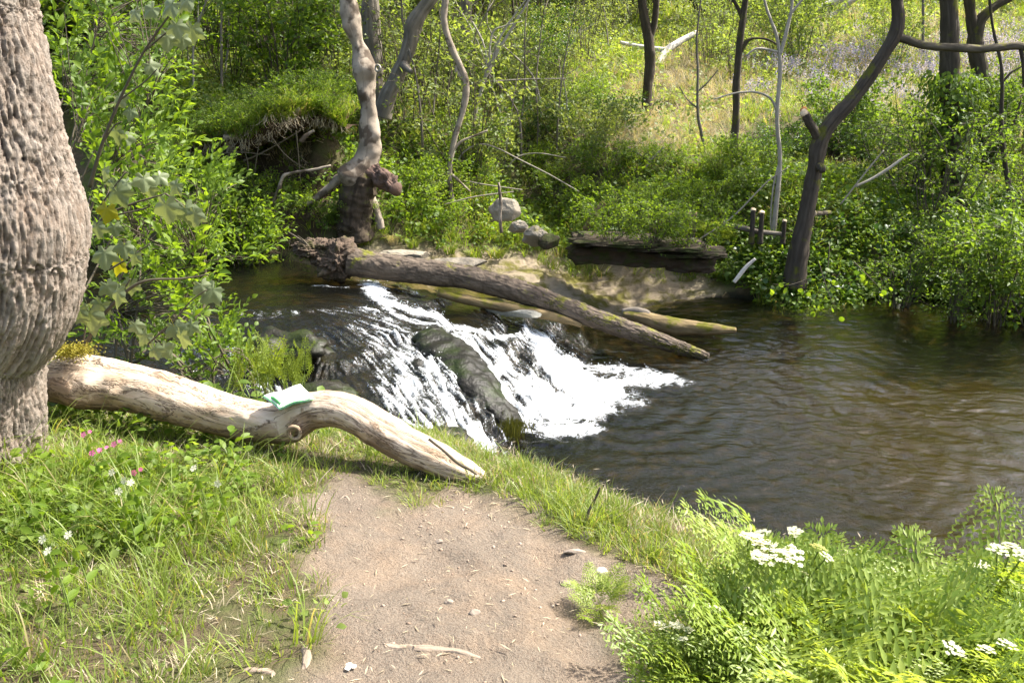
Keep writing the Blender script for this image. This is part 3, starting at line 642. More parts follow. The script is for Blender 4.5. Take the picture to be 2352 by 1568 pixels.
def frond(seed, L=.28, npair=8, lvl2=6, wide=.55, droop=.25, leaf=.026):
    r = np.random.default_rng(seed); mb = MB()
    ax = lambda t: np.array([0, t * L, -droop * L * t * t + .02 * math.sin(t * 9 + seed)])
    P = np.array([ax(t) for t in np.linspace(-.45, 1, 7)]); V, F, A_ = tube(P, np.linspace(.0028, .0008, 7), 3, cap=False); mb.add(V, F[0], rnd=.2)
    for i in range(npair):
        t = .05 + .9 * i / npair; ln = L * wide * (1 - t) ** .9 + .012
        for sd in (-1, 1):
            p = ax(t); dv = nrm(np.array([sd, .55 + .3 * t, -.18 + r.normal() * .12])); m = max(2, int(lvl2 * (1 - .55 * t)))
            tt = np.repeat((np.arange(m) + .5) / m, 2); s2 = np.tile([1, -1], m); side = np.cross(dv, [0, 0, 1.0]); side /= np.linalg.norm(side)
            pos = p + dv * ln * tt[:, None] + np.array([0, 0, -1.0]) * (ln * .25 * tt ** 2)[:, None]
            D = dv * .75 + side * s2[:, None] * .9 + r.normal(size=(2 * m, 3)) * .12
            lw = leaf * (1.25 - .8 * tt) * (.7 + .5 * (1 - t))
            leaf_quads(mb, pos, D, np.tile([0, 0, 1.0], (2 * m, 1)) + r.normal(size=(2 * m, 3)) * .2, lw * 1.9, lw * .66, r.random() * .5 + r.random(2 * m) * .5, .12, .1)
            leaf_quads(mb, (p + dv * ln * .92)[None], dv[None], np.array([[0, 0, 1.0]]), leaf * .9, leaf * .4, np.array([r.random()]), .1)
    leaf_quads(mb, ax(.95)[None], np.array([[0, 1.0, -.2]]), np.array([[0, 0, 1.0]]), leaf, leaf * .5, np.array([.5]), .1)
    return mb.get()
def sprig(seed, L=.26, n=11, ls=.062, lw=.42):
    r = np.random.default_rng(seed); st = MB(); lf = MB(); bend = r.normal(size=2) * .06
    P = np.array([[bend[0] * t * t, L * t, bend[1] * t * t + .05 * t] for t in np.linspace(0, 1, 6)]); V, F, A_ = tube(P, np.linspace(.0026, .0009, 6), 4, cap=False)
    k_ = np.arange(n); t = .12 + .88 * k_ / (n - 1); base = np.array([[bend[0] * a * a, L * a, bend[1] * a * a + .05 * a] for a in t]); ph = k_ * 2.4 + r.random()
    D = np.stack([np.cos(ph) * .9, .55 + .5 * t, np.sin(ph) * .45 + .25], 1) + r.normal(size=(n, 3)) * .15
    leaf_fine(lf, base, D, np.tile([0, 0, 1.0], (n, 1)) + r.normal(size=(n, 3)) * .3, ls * (1.1 - .55 * t * t) * (.75 + .4 * r.random(n)), ls * lw * (.8 + .4 * r.random(n)), r.random(n), .22, .35)
    return (V, F, A_), lf.get()
def maple_leaf(seed, S=.13):
    r = np.random.default_rng(seed); lobes = [(-2.3, .58), (-1.1, .88), (0, 1.0), (1.1, .88), (2.3, .58)]; pts = []
    for i, (a, l) in enumerate(lobes):                      # outline: sinus, shoulder teeth, tip
        if i == 0: pts.append((-2.95, .12))
        for da, f in ((-.36, .72), (-.25, .84), (-.15, .86), (0, 1), (.15, .86), (.25, .84), (.36, .72)): pts.append((a + da, l * f * (1 + .05 * r.normal())))
        if i < 4: pts.append(((a + lobes[i + 1][0]) / 2, .66 * min(1, .6 + .45 * min(l, lobes[i + 1][1]))))
    pts.append((2.95, .12)); O = np.array([[math.sin(a) * l, math.cos(a) * l] for a, l in pts]) * S
    z = lambda xy: -.9 * (xy ** 2).sum(-1) / S * .45 + .10 * S * np.cos(np.arctan2(xy[..., 0], xy[..., 1]) * 5) * np.sqrt((xy ** 2).sum(-1)) / S
    I = O * .5; V = np.vstack([[0, 0], I, O]); V = np.column_stack([V, z(V)]); n = len(O); T = []; Q = []
    for i in range(n - 1): T.append([0, 1 + i + 1, 1 + i]); Q.append([1 + i, 2 + i, 1 + n + i + 1, 1 + n + i])
    st = tube([[0, 0, 0], [0, -.35 * S, .10 * S], [0, -.8 * S, .35 * S]], [.0016, .0014, .0014], 4, cap=False)
    return join((V, [np.array(T), np.array(Q)], {'rnd': np.full(len(V), r.random() * .5)}), (st[0], st[1], {'rnd': np.full(len(st[0]), .95)}))
def umbel(seed, rad=.045, nray=12, fl=.0036):
    r = np.random.default_rng(seed); st = MB(); fw = MB(); Vq = np.array([[0, 0, 0], [1, .35, .15], [.6, 1, .15], [-.35, 1, .1], [-1, .35, .15], [-.6, -.8, .1], [.6, -.8, .12]]); Fq = np.array([[0, i, i % 6 + 1] for i in range(1, 7)])
    for i in range(nray):
        a = i * 2.4; rr = rad * math.sqrt((i + .5) / nray); c = np.array([math.cos(a) * rr, math.sin(a) * rr, .035 - 6 * rr * rr + r.normal() * .002])
        V, F, _ = tube([[0, 0, 0], c * [.6, .6, .5], c], [.0008, .0006, .0005], 3, cap=False); st.add(V, F[0], rnd=.3)
        for j in range(13):
            b = j * 2.4; q = .012 * math.sqrt(j / 13); fw.add(Vq * fl * (.8 + .5 * r.random()) + c + [math.cos(b) * q, math.sin(b) * q, .003 + r.normal() * .0012], Fq, rnd=r.random())
    return st.get(), fw.get()

# ------------------------------------------------------------------ ground cover made of tufts set on points
def proto(name, VF, mat):
    o = bpy.data.objects.new(name, mesh(name, VF[0], VF[1], [mat], True, VF[2] if len(VF) > 2 else None)); return o
def scatter(name, label, cat, protos, P, scale, tilt=.15, yaw=None, seed=0):
    if not len(P): return
    r = np.random.default_rng(seed + 100); P = np.asarray(P, float); n = len(P)
    c = bpy.data.collections.new(name + '_pieces')
    for p in protos: c.objects.link(p)
    rot = np.stack([r.normal(size=n) * tilt, r.normal(size=n) * tilt, r.random(n) * 6.283 if yaw is None else yaw + r.normal(size=n) * .5], 1)
    scl = scale * (.65 + .7 * r.random(n)) if np.isscalar(scale) else scale
    o = bpy.data.objects.new(name, mesh(name, P, [], [], True, {'rot': rot, 'scl': scl})); COL.objects.link(o)
    ia = o.data.attributes.new('pidx', 'INT', 'POINT'); ia.data.foreach_set('value', r.integers(0, len(protos), n).astype(np.int32))
    ng = bpy.data.node_groups.new(name, 'GeometryNodeTree')
    ng.interface.new_socket('Geometry', in_out='INPUT', socket_type='NodeSocketGeometry'); ng.interface.new_socket('Geometry', in_out='OUTPUT', socket_type='NodeSocketGeometry')
    N = ng.nodes; gi = N.new('NodeGroupInput'); go = N.new('NodeGroupOutput'); ci = N.new('GeometryNodeCollectionInfo'); ci.inputs['Collection'].default_value = c
    ci.inputs['Separate Children'].default_value = True; ci.inputs['Reset Children'].default_value = True
    ip = N.new('GeometryNodeInstanceOnPoints'); ip.inputs['Pick Instance'].default_value = True
    def na(k, t):
        a = N.new('GeometryNodeInputNamedAttribute'); a.data_type = t; a.inputs[0].default_value = k; return a.outputs[0]
    e = N.new('FunctionNodeEulerToRotation'); l = ng.links.new
    l(gi.outputs[0], ip.inputs['Points']); l(ci.outputs[0], ip.inputs['Instance']); l(na('pidx', 'INT'), ip.inputs['Instance Index'])
    l(na('rot', 'FLOAT_VECTOR'), e.inputs[0]); l(e.outputs[0], ip.inputs['Rotation']); l(na('scl', 'FLOAT'), ip.inputs['Scale']); l(ip.outputs[0], go.inputs[0])
    md = o.modifiers.new('scatter', 'NODES'); md.node_group = ng
    o['kind'] = 'stuff'; tag(o, label, cat); return o
def spread(n, x0, x1, y0, y1, seed, polar=False):
    r = np.random.default_rng(seed)
    if polar:                                   # even in the picture: spacing grows with distance
        y = y0 * (y1 / y0) ** r.random(n); x = y * (x0 + (x1 - x0) * r.random(n))
    else: x = x0 + (x1 - x0) * r.random(n); y = y0 + (y1 - y0) * r.random(n)
    return x, y
def on_ground(x, y, dz=-.01): return np.stack([x, y, H(x, y) + dz], 1)
INS = ins.astype(float)
def land(x, y): return field(INS, x, y) < .5
def inpx(P, poly, soft=0, seed=0):
    a, b = proj(P)
    if not soft: return inside(a, b, poly)
    return sdist(a, b, poly) + soft * perlin(P[:, 0] * 2.2, P[:, 1] * 2.2, seed + .5) > 0

g_short = [proto('grass_tuft', grass_tuft(i, 16, .055, .0034, .035, .9), M['grass']) for i in range(4)]
g_mid = [proto('grass_tuft', grass_tuft(10 + i, 16, .15, .0042, .04, .8), M['grass']) for i in range(4)]
g_long = [proto('grass_tuft', grass_tuft(20 + i, 16, .34, .0055, .05, .9, 4, .8), M['grass']) for i in range(3)]
g_far = [proto('grass_tuft', grass_tuft(30 + i, 16, .30, .012, .09, .8, 3), M['grass_far']) for i in range(4)]
g_straw = [proto('straw_tuft', grass_tuft(40 + i, 16, .42, .009, .10, 1.0, 3, .7), M['straw']) for i in range(3)]
h_near = [proto('leafy_herb', herb(i, 14, .10, .036, .6, .06), M['leaf_bright']) for i in range(3)] + [proto('leafy_herb', herb(9 + i, 14, .07, .028, .8, .06), M['leaf_pale']) for i in range(2)]
h_bank = [proto('leafy_herb', herb(20 + i, 22, .16, .055, .75, .14), M['leaf_mid']) for i in range(3)] + [proto('leafy_herb', herb(29 + i, 22, .14, .05, .8, .14), M['leaf_bright']) for i in range(2)]
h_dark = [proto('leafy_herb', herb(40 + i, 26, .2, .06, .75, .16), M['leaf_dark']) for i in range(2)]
h_far = [proto('leafy_herb', herb(50 + i, 22, .4, .10, .7, .3), M['leaf_hazed']) for i in range(2)] + [proto('leafy_herb', herb(55 + i, 22, .4, .10, .7, .3), M['leaf_pale']) for i in range(2)]

# near bank: lawn, longer grass, edge, herbs
x, y = spread(26000, -3.2, 3.2, .6, 4.6, 1)
P_ = on_ground(x, y); dens = np.clip(1.05 - 1.35 * field(path, x, y) + .5 * fbm(x * 2.4, y * 2.4, 3, 3), 0, 1); dens *= np.where(field(path, x, y) > .8, .25 * (fbm(x * 4, y * 4, 9, 2) > .55), 1)
dens *= 1 - .75 * sstep(2.75, 2.2, y) * sstep(-1.7, -.9, x) * (fbm(x * 3, y * 3, 14, 3) > -.2)
kp = (rng.random(len(x)) < dens * .75) & land(x, y)
scatter('short_grass', 'short worn grass around the bare earth path on the near bank', 'grass', g_short + [proto('dry_tuft', grass_tuft(7, 14, .06, .0032, .05, 1.4), M['straw'])], P_[kp], 1.0, .25, None, 1)
GRASSY = [(0,1060),(200,1080),(560,1090),(740,1080),(760,1130),(690,1230),(560,1300),(360,1420),(180,1500),(0,1568)]
x, y = spread(9000, -3.4, 3, 1.0, 4.7, 2); P_ = on_ground(x, y)
kp = (rng.random(len(x)) < np.where(inpx(P_, GRASSY, 60, 1), .42, .07 * (x < .2)) * np.clip(1.1 - 2.2 * field(path, x, y), 0, 1)) & land(x, y)
scatter('meadow_grass', 'taller green grass between the path and the big trunk', 'grass', g_mid, P_[kp], 1.0, .2, None, 2)
LONG = [(-300,1000),(130,1080),(420,1130),(560,1180),(420,1280),(180,1300),(60,1360),(-300,1420)]
x, y = spread(2600, -3.6, .2, 1.6, 4.9, 3); P_ = on_ground(x, y)
kp = (rng.random(len(x)) < np.where(inpx(P_, LONG, 50, 2), .30, .03 * (field(path, x, y) < .3) * (x < -.6))) & land(x, y)
scatter('long_grass', 'long arching grass beside the base of the big trunk', 'grass', g_long, P_[kp], 1.0, .2, None, 3)
EDGE = [tuple(G(a, b)[:2]) for a, b in ((1120,1105),(1180,1110),(1260,1150),(1330,1195),(1420,1235),(1500,1265),(1600,1300))]
x, y = spread(9000, -.6, 1.2, 2.4, 4.8, 4); P_ = on_ground(x, y); de = seg_dist(x, y, EDGE)
kp = (rng.random(len(x)) < np.exp(-(de / .13) ** 2) * np.clip(.65 + .9 * fbm(x * 3, y * 3, 41, 2), .1, .95)) & land(x, y) & (field(path, x, y) < .75)
scatter('edge_grass', 'bright grass fringe along the bank edge above the pool', 'grass', g_mid[:3] + g_short, P_[kp], .8, .3, None, 4)
x, y = spread(8000, -3.6, 5, 2.2, 5.6, 5); P_ = on_ground(x, y)
kp = (P_[:, 2] < 1.06) & land(x, y) & (rng.random(len(x)) < .55) & (y > 2.6)
scatter('slope_grass', 'grass on the steep near bank dropping to the water', 'grass', g_mid[:2] + g_short, P_[kp], .75, .3, None, 5)
HERB = [(-300,1080),(130,1090),(300,1060),(540,1090),(500,1200),(430,1310),(260,1330),(120,1300),(-300,1360)]
x, y = spread(3600, -3.6, 0, 1.6, 4.7, 6); P_ = on_ground(x, y)
kp = inpx(P_, HERB, 60, 4) & (rng.random(len(x)) < .8) & land(x, y) | (rng.random(len(x)) < .05) & (field(path, x, y) < .1) & land(x, y)
scatter('leafy_herbs', 'broad-leaved herbs among the grass below the pale log', 'undergrowth', h_near, P_[kp], 1.0, .25, None, 6)
x, y = spread(2500, -3.6, 0, 3.4, 5.3, 16); P_ = on_ground(x, y)
kp = (rng.random(len(x)) < np.where(y < 4.15, .10, .55)) & land(x, y) & (field(path, x, y) < .1) & (x < -1.0)
scatter('bank_herbs', 'green herbs growing on the near bank behind the pale log', 'undergrowth', h_near + h_bank[:2], P_[kp], 1.15, .3, None, 7)
# loose grit on the path
Vp, Fp = ico(1); pv = []
for i in range(3):
    r3 = np.random.default_rng(i); pv.append(proto('grit_stone', (Vp * (1 + .25 * r3.normal(size=(len(Vp), 1))) * [1, .8, .5], Fp, {'rnd': np.full(len(Vp), r3.random())}), M['pebble']))
x, y = spread(5500, -1.4, 1.6, 1.2, 4.0, 8); kp = (field(path, x, y) > .35) & (fbm(x * 2.5, y * 2.5, 3, 3) > -.1)
pp = on_ground(x, y, .001)[kp]; scatter('loose_grit', 'loose grit and small stones scattered over the bare path', 'gravel', pv, pp, .002 + .007 * rng.random(len(pp)) ** 6, .5, None, 8)
litter = []
for i in range(3):
    r3 = np.random.default_rng(60 + i); mb = MB(); n = 10; leaf_quads(mb, np.column_stack([r3.normal(size=(n, 2)) * .12, np.full(n, .006)]), np.column_stack([r3.normal(size=(n, 2)), r3.normal(size=n) * .15]), rand_dirs(r3, n, 2), .012 + .05 * r3.random(n), .002 + .004 * r3.random(n), r3.random(n)); litter.append(proto('plant_litter', mb.get(), M['straw']))
x, y = spread(450, -2.5, 2.5, 1.2, 4.4, 9); scatter('dry_litter', 'dry stalk fragments lying on the path and grass', 'litter', litter, on_ground(x, y, .0)[land(x, y)], .8, .1, None, 9)

# far bank
BANKG = [(400,560),(760,500),(1330,500),(1330,600),(1060,600),(900,560),(700,560)]
x, y = spread(16000, -5, 9, 8.2, 13.5, 11); P_ = on_ground(x, y); dl = np.minimum(seg_dist(x, y, FAR), 9); sh = field(shelf, x, y); ea = field(earth, x, y)
ok = land(x, y) & (sh < .25) & (dl > .12)
kp = ok & (rng.random(len(x)) < np.where(inpx(P_, BANKG, 30, 1), .55, .26) * (1 - .9 * ea))
scatter('bank_grass', 'green grass tufts on the far bank above the fallen trunk', 'grass', g_far[:3], P_[kp], .75, .25, None, 11)
kp = ok & (rng.random(len(x)) < .24 * (1 - .8 * ea))
scatter('bank_undergrowth', 'low leafy undergrowth covering the far bank', 'undergrowth', h_bank, P_[kp], 1.15, .3, None, 12)
x, y = spread(5200, 2.2, 9, 9.2, 14.5, 13); P_ = on_ground(x, y); DK = [(1580,560),(1820,540),(2352,420),(2700,400),(2700,760),(1750,700)]
kp = land(x, y) & inpx(P_, DK, 40, 3) & (rng.random(len(x)) < .62)
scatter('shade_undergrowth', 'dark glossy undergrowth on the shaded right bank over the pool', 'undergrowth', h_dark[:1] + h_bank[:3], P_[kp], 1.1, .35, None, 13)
x, y = spread(1500, -5.5, -.9, 8.9, 12.5, 14); P_ = on_ground(x, y)
kp = land(x, y) & (field(earth, x, y) > .15) & (rng.random(len(x)) < .5)
scatter('hanging_straw', 'dry grass hanging over the hollow in the left bank', 'grass', g_straw[:2], P_[kp], .55, .9, None, 14)
# hillside
STRAW = [(1380,210),(1560,130),(1720,120),(1700,330),(1600,340),(1480,370),(1380,330)]
STRAW2 = [(1600,60),(2000,40),(2352,60),(2352,330),(1900,270),(1700,250)]
x, y = spread(30000, -.78, .78, 11.5, 62, 15, True); P_ = on_ground(x, y); sc_d = np.clip(y / 16, .8, 2.6) ** .8
dry = np.where(inpx(P_, STRAW, 40, 5), .75, np.where(inpx(P_, STRAW2, 60, 6), .38, .08))
rr = rng.random(len(x)); cov = (1 - .85 * field(earth, x, y)) * .8
kp = (rr < cov) & (rng.random(len(x)) < dry)
scatter('straw_grass', 'bleached straw-coloured grass on the open hillside', 'grass', g_straw, P_[kp], sc_d[kp] * .8, .45, None, 15)
kq = (rr < cov) & ~kp & (rng.random(len(x)) < .68)
scatter('hill_grass', 'yellow-green grass tufts over the hillside behind the stream', 'grass', g_far, P_[kq], sc_d[kq] * .95, .25, None, 16)
HL = [(-200,-50),(1400,-50),(1450,230),(1350,420),(1100,470),(800,300),(-200,300)]
kr = (rr > .55) & (rng.random(len(x)) < np.where(inpx(P_, HL, 50, 7), .55, .16))
scatter('woodland_undergrowth', 'knee-high leafy undergrowth between the trees behind the stream', 'undergrowth', h_far, P_[kr], sc_d[kr] * .75, .3, None, 17)
BB = [(1700,190),(1850,120),(2352,90),(2500,120),(2500,330),(2060,290),(1850,250),(1720,270)]
x, y = spread(26000, .1, .75, 13, 32, 18, True); P_ = on_ground(x, y, 0); kp = inpx(P_, BB, 60, 8) & (rng.random(len(x)) < .115 * (fbm(x * .8, y * .5, 4, 3) > -.05))
bbp = []
for i in range(3):
    r3 = np.random.default_rng(80 + i); mb = MB()
    for j in range(5):
        c = np.array([*(r3.normal(size=2) * .09), 0]); n = 7; tt = .22 + .16 * np.arange(n) / n
        leaf_quads(mb, c + np.column_stack([r3.normal(size=(n, 2)) * .012, tt]), np.column_stack([r3.normal(size=(n, 2)), np.full(n, -.8)]), rand_dirs(r3, n, .2), .032, .026, r3.random(n), .3)
    bbp.append(proto('bluebell_cluster', mb.get(), M['bluebell']))
scatter('bluebells', 'violet bluebells flowering across the right hillside', 'flowers', bbp, P_[kp], np.clip(P_[kp][:, 1] / 17, .9, 1.7), .2, None, 18)

# ------------------------------------------------------------------ the big trunk and the pale log
TY = 3.35
edge = [(85,-160),(92,0),(118,120),(150,270),(182,400),(212,500),(214,560),(203,640),(180,690),(142,730),(114,775),(106,870),(112,980),(122,1050),(150,1110)]
rad_px = [165,172,178,186,195,204,206,202,196,188,178,172,174,178,190]
pts, rr_ = [], []
for (ex, ey), rp in list(zip(edge, rad_px))[::-1]:
    p = at(ex - rp * 1.17 - 10, ey, y=TY); t_ = TY / ray(ex, ey)[1]; pts.append(p); rr_.append(rp * MPX * t_)
for q_ in range(9): pts.append(pts[-1] + np.array([-.055, .01, .28])); rr_.append(rr_[-1] - .008)
big = thing('big_tree', 'thick rough-barked tree trunk leaning at the left edge', 'tree', (pts[0][0], TY, float(H(pts[0][0], TY))))
hstore = {}
def big_disp(th, s, S, D):
    a = th * .33; u = np.cos(th) * 3.2; v = np.sin(th) * 3.2
    wz = s * .9 + .12 * perlin(u * 2, v * 2, s * 2)
    wu = .30 * fbm(u * 1.5, v * 1.5, s * 8, 3, .6); wv = .30 * fbm(u * 1.5 + 9, v * 1.5, s * 8, 3, .6)
    n1 = np.clip(np.abs(perlin(u * 4.6 + wu, v * 4.6 + wv, wz * 4.6 + 5)) * 4.6, 0, 1)
    n2 = np.clip(np.abs(perlin(u * 9.5 + wu * 2, v * 9.5 + wv * 2, wz * 10 + 11)) * 4.4, 0, 1)
    n3 = fbm(u * 9 + wu, v * 9, s * 17, 4, .7)
    swirl = np.exp(-((s - 1.42) / .16) ** 2)                        # rougher, cross-grained band at the bulge
    n4 = fbm(u * 4, v * 4, s * 24, 3) * swirl
    h = np.clip(.44 * n1 + .32 * n2 + .26 * n3 + .22 * n4 + .02, -.5, 1.2); hstore['h'] = h
    pit = 0
    for az, s0, r0, dd in ((-1.0, 2.02, .09, .05), (-.55, 1.30, .10, .04), (-.25, 1.25, .08, .04), (-1.3, 2.45, .05, .03)):
        pit = pit - dd * np.exp(-(((th - (az % 6.283)) * .34 / r0) ** 2 + ((s - s0) / (r0 * .8)) ** 2))
    return .027 * h + pit + .018 * fbm(u * .6, v * .6, s * 2.2, 2)
P2 = crs(np.column_stack([pts, rr_]), 760)
V, F, A_ = tube(P2[:, :3], P2[:, 3], 400, disp=big_disp, cap=False)
A_['h'] = np.clip(hstore['h'].ravel() * .8 + .12, 0, 1)
part('trunk', (V, F, A_), M['bark_big'], big)
def moss_pad(c, n, s_, seed, sz=.012):
    r = np.random.default_rng(seed); mb = MB()
    P = np.asarray(c) + r.normal(size=(n, 3)) * np.asarray(s_)
    leaf_quads(mb, P, rand_dirs(r, n, .2), rand_dirs(r, n, .3), sz * (.5 + r.random(n)), sz * .5, r.random(n)); return mb.get()

LOGP = [(70,838,60,4.0),(130,862,62,3.97),(200,874,60,3.95),(255,882,58,3.93),(330,897,55,3.9),(400,918,55,3.87),(500,948,50,3.83),(590,968,47,3.78),(655,972,46,3.74),(705,948,43,3.7),(755,938,43,3.67),(810,950,42,3.64),(870,985,42,3.6),(950,1030,41,3.56),(1020,1062,36,3.52),(1075,1085,27,3.5),(1112,1098,15,3.48)]
pts = np.array([at(a, b, y=yy) for a, b, r, yy in LOGP]); rr_ = np.array([r * MPX * yy / ray(a, b)[1] for a, b, r, yy in LOGP])
log = thing('pale_log', 'pale barkless bent dead log leaning out from the big trunk', 'log', pts[-1])
def log_disp(th, s, S, D):
    n = .004 * fbm(S[..., 0] * 6, S[..., 1] * 7, S[..., 2] * 7, 3) + .004 * perlin(np.cos(th) * 4, np.sin(th) * 4, s * 1.5) + .0025 * fbm(S[..., 0] * 22, S[..., 1] * 30, S[..., 2] * 30, 3)
    kn = 0
    for sx, b, h_, w_ in KN:
        q = at(sx, b[0], y=b[1]); dd = np.linalg.norm(S - q, axis=-1); kn = kn + h_ * np.exp(-(dd / w_) ** 2)
    return n + kn
KN = [(190, (885, 3.78), .05, .05), (165, (925, 3.80), .05, .08), (250, (905, 3.78), .03, .035), (215, (935, 3.80), .025, .04), (245, (850, 3.8), .025, .04), (690, (990, 3.62), .030, .035), (540, (935, 3.7), .012, .03), (660, (1000, 3.66), .02, .06), (610, (985, 3.68), .012, .05), (372, (852, 3.86), .03, .028), (405, (866, 3.84), .022, .022), (288, (824, 3.88), .026, .025), (232, (822, 3.9), .03, .03), (560, (958, 3.7), .010, .02), (520, (915, 3.75), .008, .05), (450, (940, 3.78), .012, .03)]
P2 = crs(np.column_stack([pts, rr_]), 260); V, F, A_ = tube(P2[:, :3], P2[:, 3], 72, disp=log_disp)
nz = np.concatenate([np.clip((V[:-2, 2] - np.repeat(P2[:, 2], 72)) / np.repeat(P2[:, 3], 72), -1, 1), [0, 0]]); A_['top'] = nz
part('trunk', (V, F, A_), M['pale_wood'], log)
mp = moss_pad(at(160, 808, y=3.88), 2200, (.05, .035, .014), 1); part('moss', mp, M['moss'], log)
for (a, b, h_) in ((398, 862, .03),):
    q = at(a, b + 8, y=3.86); V, F, A_ = tube([q - [0, 0, .03], q + [.02, 0, h_ * .3], q + [.05, -.01, h_ * .45]], [.024, .012, .003], 7, .4, 20, a); part('snag', (V, F, A_), M['pale_wood'], log)
th = np.linspace(0, 6.28, 15); kc = at(676, 993, y=3.585)
part('knot_ring', tube([kc + np.array([math.cos(a) * .026, -.004 * math.sin(a), math.sin(a) * .030]) for a in th], .009, 8, .25, 30, 2, cap=False), M['pale_wood'], log)
vine = tube([at(985, 1008, y=3.47), at(1020, 1035, y=3.44), at(1050, 1062, y=3.43), at(1080, 1078, y=3.43), at(1095, 1090, y=3.43)], [.006, .007, .008, .007, .004], 6, .3, 30, 4, n=14)
part('bark_strip', vine, M['twig'], log)

# folded white and green sheet on the log
def patch(c4, yy, nu, nv, dz, fn=None):
    u, v = np.meshgrid(np.linspace(0, 1, nu), np.linspace(0, 1, nv)); c = [at(a, b, y=yy_) for (a, b), yy_ in zip(c4, yy)]
    V = (c[0] * ((1 - u) * (1 - v))[..., None] + c[1] * (u * (1 - v))[..., None] + c[2] * (u * v)[..., None] + c[3] * ((1 - u) * v)[..., None])
    V[..., 2] += dz + .012 * np.sin(u * 3.1) * np.sin(v * 3) + .003 * np.sin(u * 9 + v * 4); return V.reshape(-1, 3), grid_faces(nv, nu)
sheet = thing('paper_sheet', 'white paper sheet with green edges folded over the pale log', 'paper', at(660, 925, y=3.72))
c4 = [(604, 914), (690, 887), (722, 917), (641, 941)]; cy_ = [3.73, 3.80, 3.62, 3.60]
V, F = patch(c4, cy_, 30, 26, .010); fm = [1 if (i % 29 < 1 or i // 29 in (24,)) else 0 for i in range(len(F))]
shp = part('sheet', (V, F), [M['paper'], M['paper_green']], sheet, fmat=fm)
V, F = patch([(612, 916), (619, 914), (650, 933), (643, 937)], [3.73, 3.735, 3.60, 3.60], 4, 8, .0135); part('green_band', (V, F), M['paper_green'], shp)
V, F = patch([(605, 915), (691, 888), (723, 918), (642, 942)], cy_, 12, 26, .003); part('under_sheet', (V, F), [M['paper'], M['paper_green']], sheet, fmat=[1 if (i // 11 in (24,)) else 0 for i in range(len(F))])
V, F = patch([(655, 903), (690, 892), (703, 903), (668, 914)], [3.75, 3.79, 3.70, 3.67], 6, 6, .0125); part('printed_panel', (V, F), plain('faded_green_print', (0.62, 0.74, 0.66), 0.6, 0.1), shp)

# ------------------------------------------------------------------ the fallen trunk over the falls
FP = [(800,600,31,8.9),(890,614,29,8.9),(980,625,27.5,8.88),(1075,638,25.5,8.87),(1190,668,24,8.82),(1306,709,22,8.77),(1400,743,20,8.72),(1480,770,18,8.68),(1560,798,15,8.66),(1625,822,9,8.64)]
pts = np.array([at(a, b, y=yy) for a, b, r, yy in FP]); rr_ = np.array([r * MPX * yy / ray(a, b)[1] for a, b, r, yy in FP])
fal = thing('fallen_trunk', 'dark fallen tree trunk lying across the top of the waterfall', 'fallen tree', pts[0])
def fdisp(th, s, S, D):
    return .008 * np.clip(np.abs(perlin(np.cos(th) * 5, np.sin(th) * 5, s * 9)) * 3, 0, 1) + .005 * np.clip(np.abs(perlin(np.cos(th) * 9, np.sin(th) * 9, s * 17)) * 3, 0, 1) + .010 * fbm(S[..., 0] * 4, S[..., 1] * 4, S[..., 2] * 4, 3)
part('trunk', tube(pts, rr_, 84, n=420, disp=fdisp), M['bark_fallen'], fal)
r4 = np.random.default_rng(12); P2 = crs(pts, 200)
mb = MB(); n = 9000; i_ = r4.integers(95, 199, n); rad = np.interp(i_, np.linspace(0, 199, len(rr_)), rr_); an = r4.normal(size=n) * .55 - .45
P = P2[i_] + np.stack([r4.normal(size=n) * .01, -np.cos(an) * rad * 1.04, np.sin(an) * rad * 1.04], 1); ok_ = (fbm(P[:, 0] * 4, P[:, 2] * 7, P[:, 1] * 4, 3) > -.1)
leaf_quads(mb, P[ok_], rand_dirs(r4, ok_.sum(), -.2), rand_dirs(r4, ok_.sum(), .2), .016 * (.5 + r4.random(ok_.sum())), .009, r4.random(ok_.sum()))
M['moss_dark'] = leaf_mat('moss_dark', (0.06, 0.065, 0.008), (0.16, 0.155, 0.02), 0.15, 0.9)
part('moss', mb.get(), M['moss_dark'], fal)
# torn root end
V, F = rock((0, 0, 0), (.21, .19, .19), 4.2, 6, .45, 1.6); V = V + (.035 * np.abs(fbm(V[:, 0] * 11, V[:, 1] * 11, V[:, 2] * 11, 4, .7)))[:, None] * nrm(V)
rc = at(775, 598, y=8.95); rp_ = [(V + rc, F)]
V2, F2 = rock((0, 0, 0), (.20, .15, .085), 7.7, 6, .5, 2.0); V2 = V2 + .035 * np.abs(fbm(V2[:, 0] * 13, V2[:, 1] * 13, V2[:, 2] * 13, 4, .7))[:, None] * nrm(V2); rp_.append((V2 + at(725, 572, y=9.0), F2))
M['torn_wood'] = m_rock('torn_wood', (0.03, 0.02, 0.014), (0.19, 0.135, 0.095), (0.06, 0.06, 0.012), False, 0.60)
part('root_plate', join(*rp_), M['torn_wood'], fal)
for j in range(5):
    a0 = at(690 + r4.random() * 110, 560 + r4.random() * 50, y=8.87); dv = np.array([r4.normal() * .14 - .05, -.08 - .08 * r4.random(), -.10 - .16 * r4.random()]) if j > 5 else np.array([-.14 + r4.normal() * .1, 0, .06 + .08 * r4.random()])
    part('root', tube([a0, a0 + dv * .5 + r4.normal(size=3) * .02, a0 + dv], [.014, .009, .003], 5, .3, 20, j, n=6), M['twig'], fal)
mp = [(1005,672,9,8.75),(1080,690,11,8.72),(1160,705,12,8.7),(1240,720,12,8.68),(1300,735,9,8.66),(1335,748,5,8.66)]
t2 = thing('mossy_pole', 'thin mossy branch lying just under the dark fallen trunk', 'branch', at(1005, 672, y=8.75))
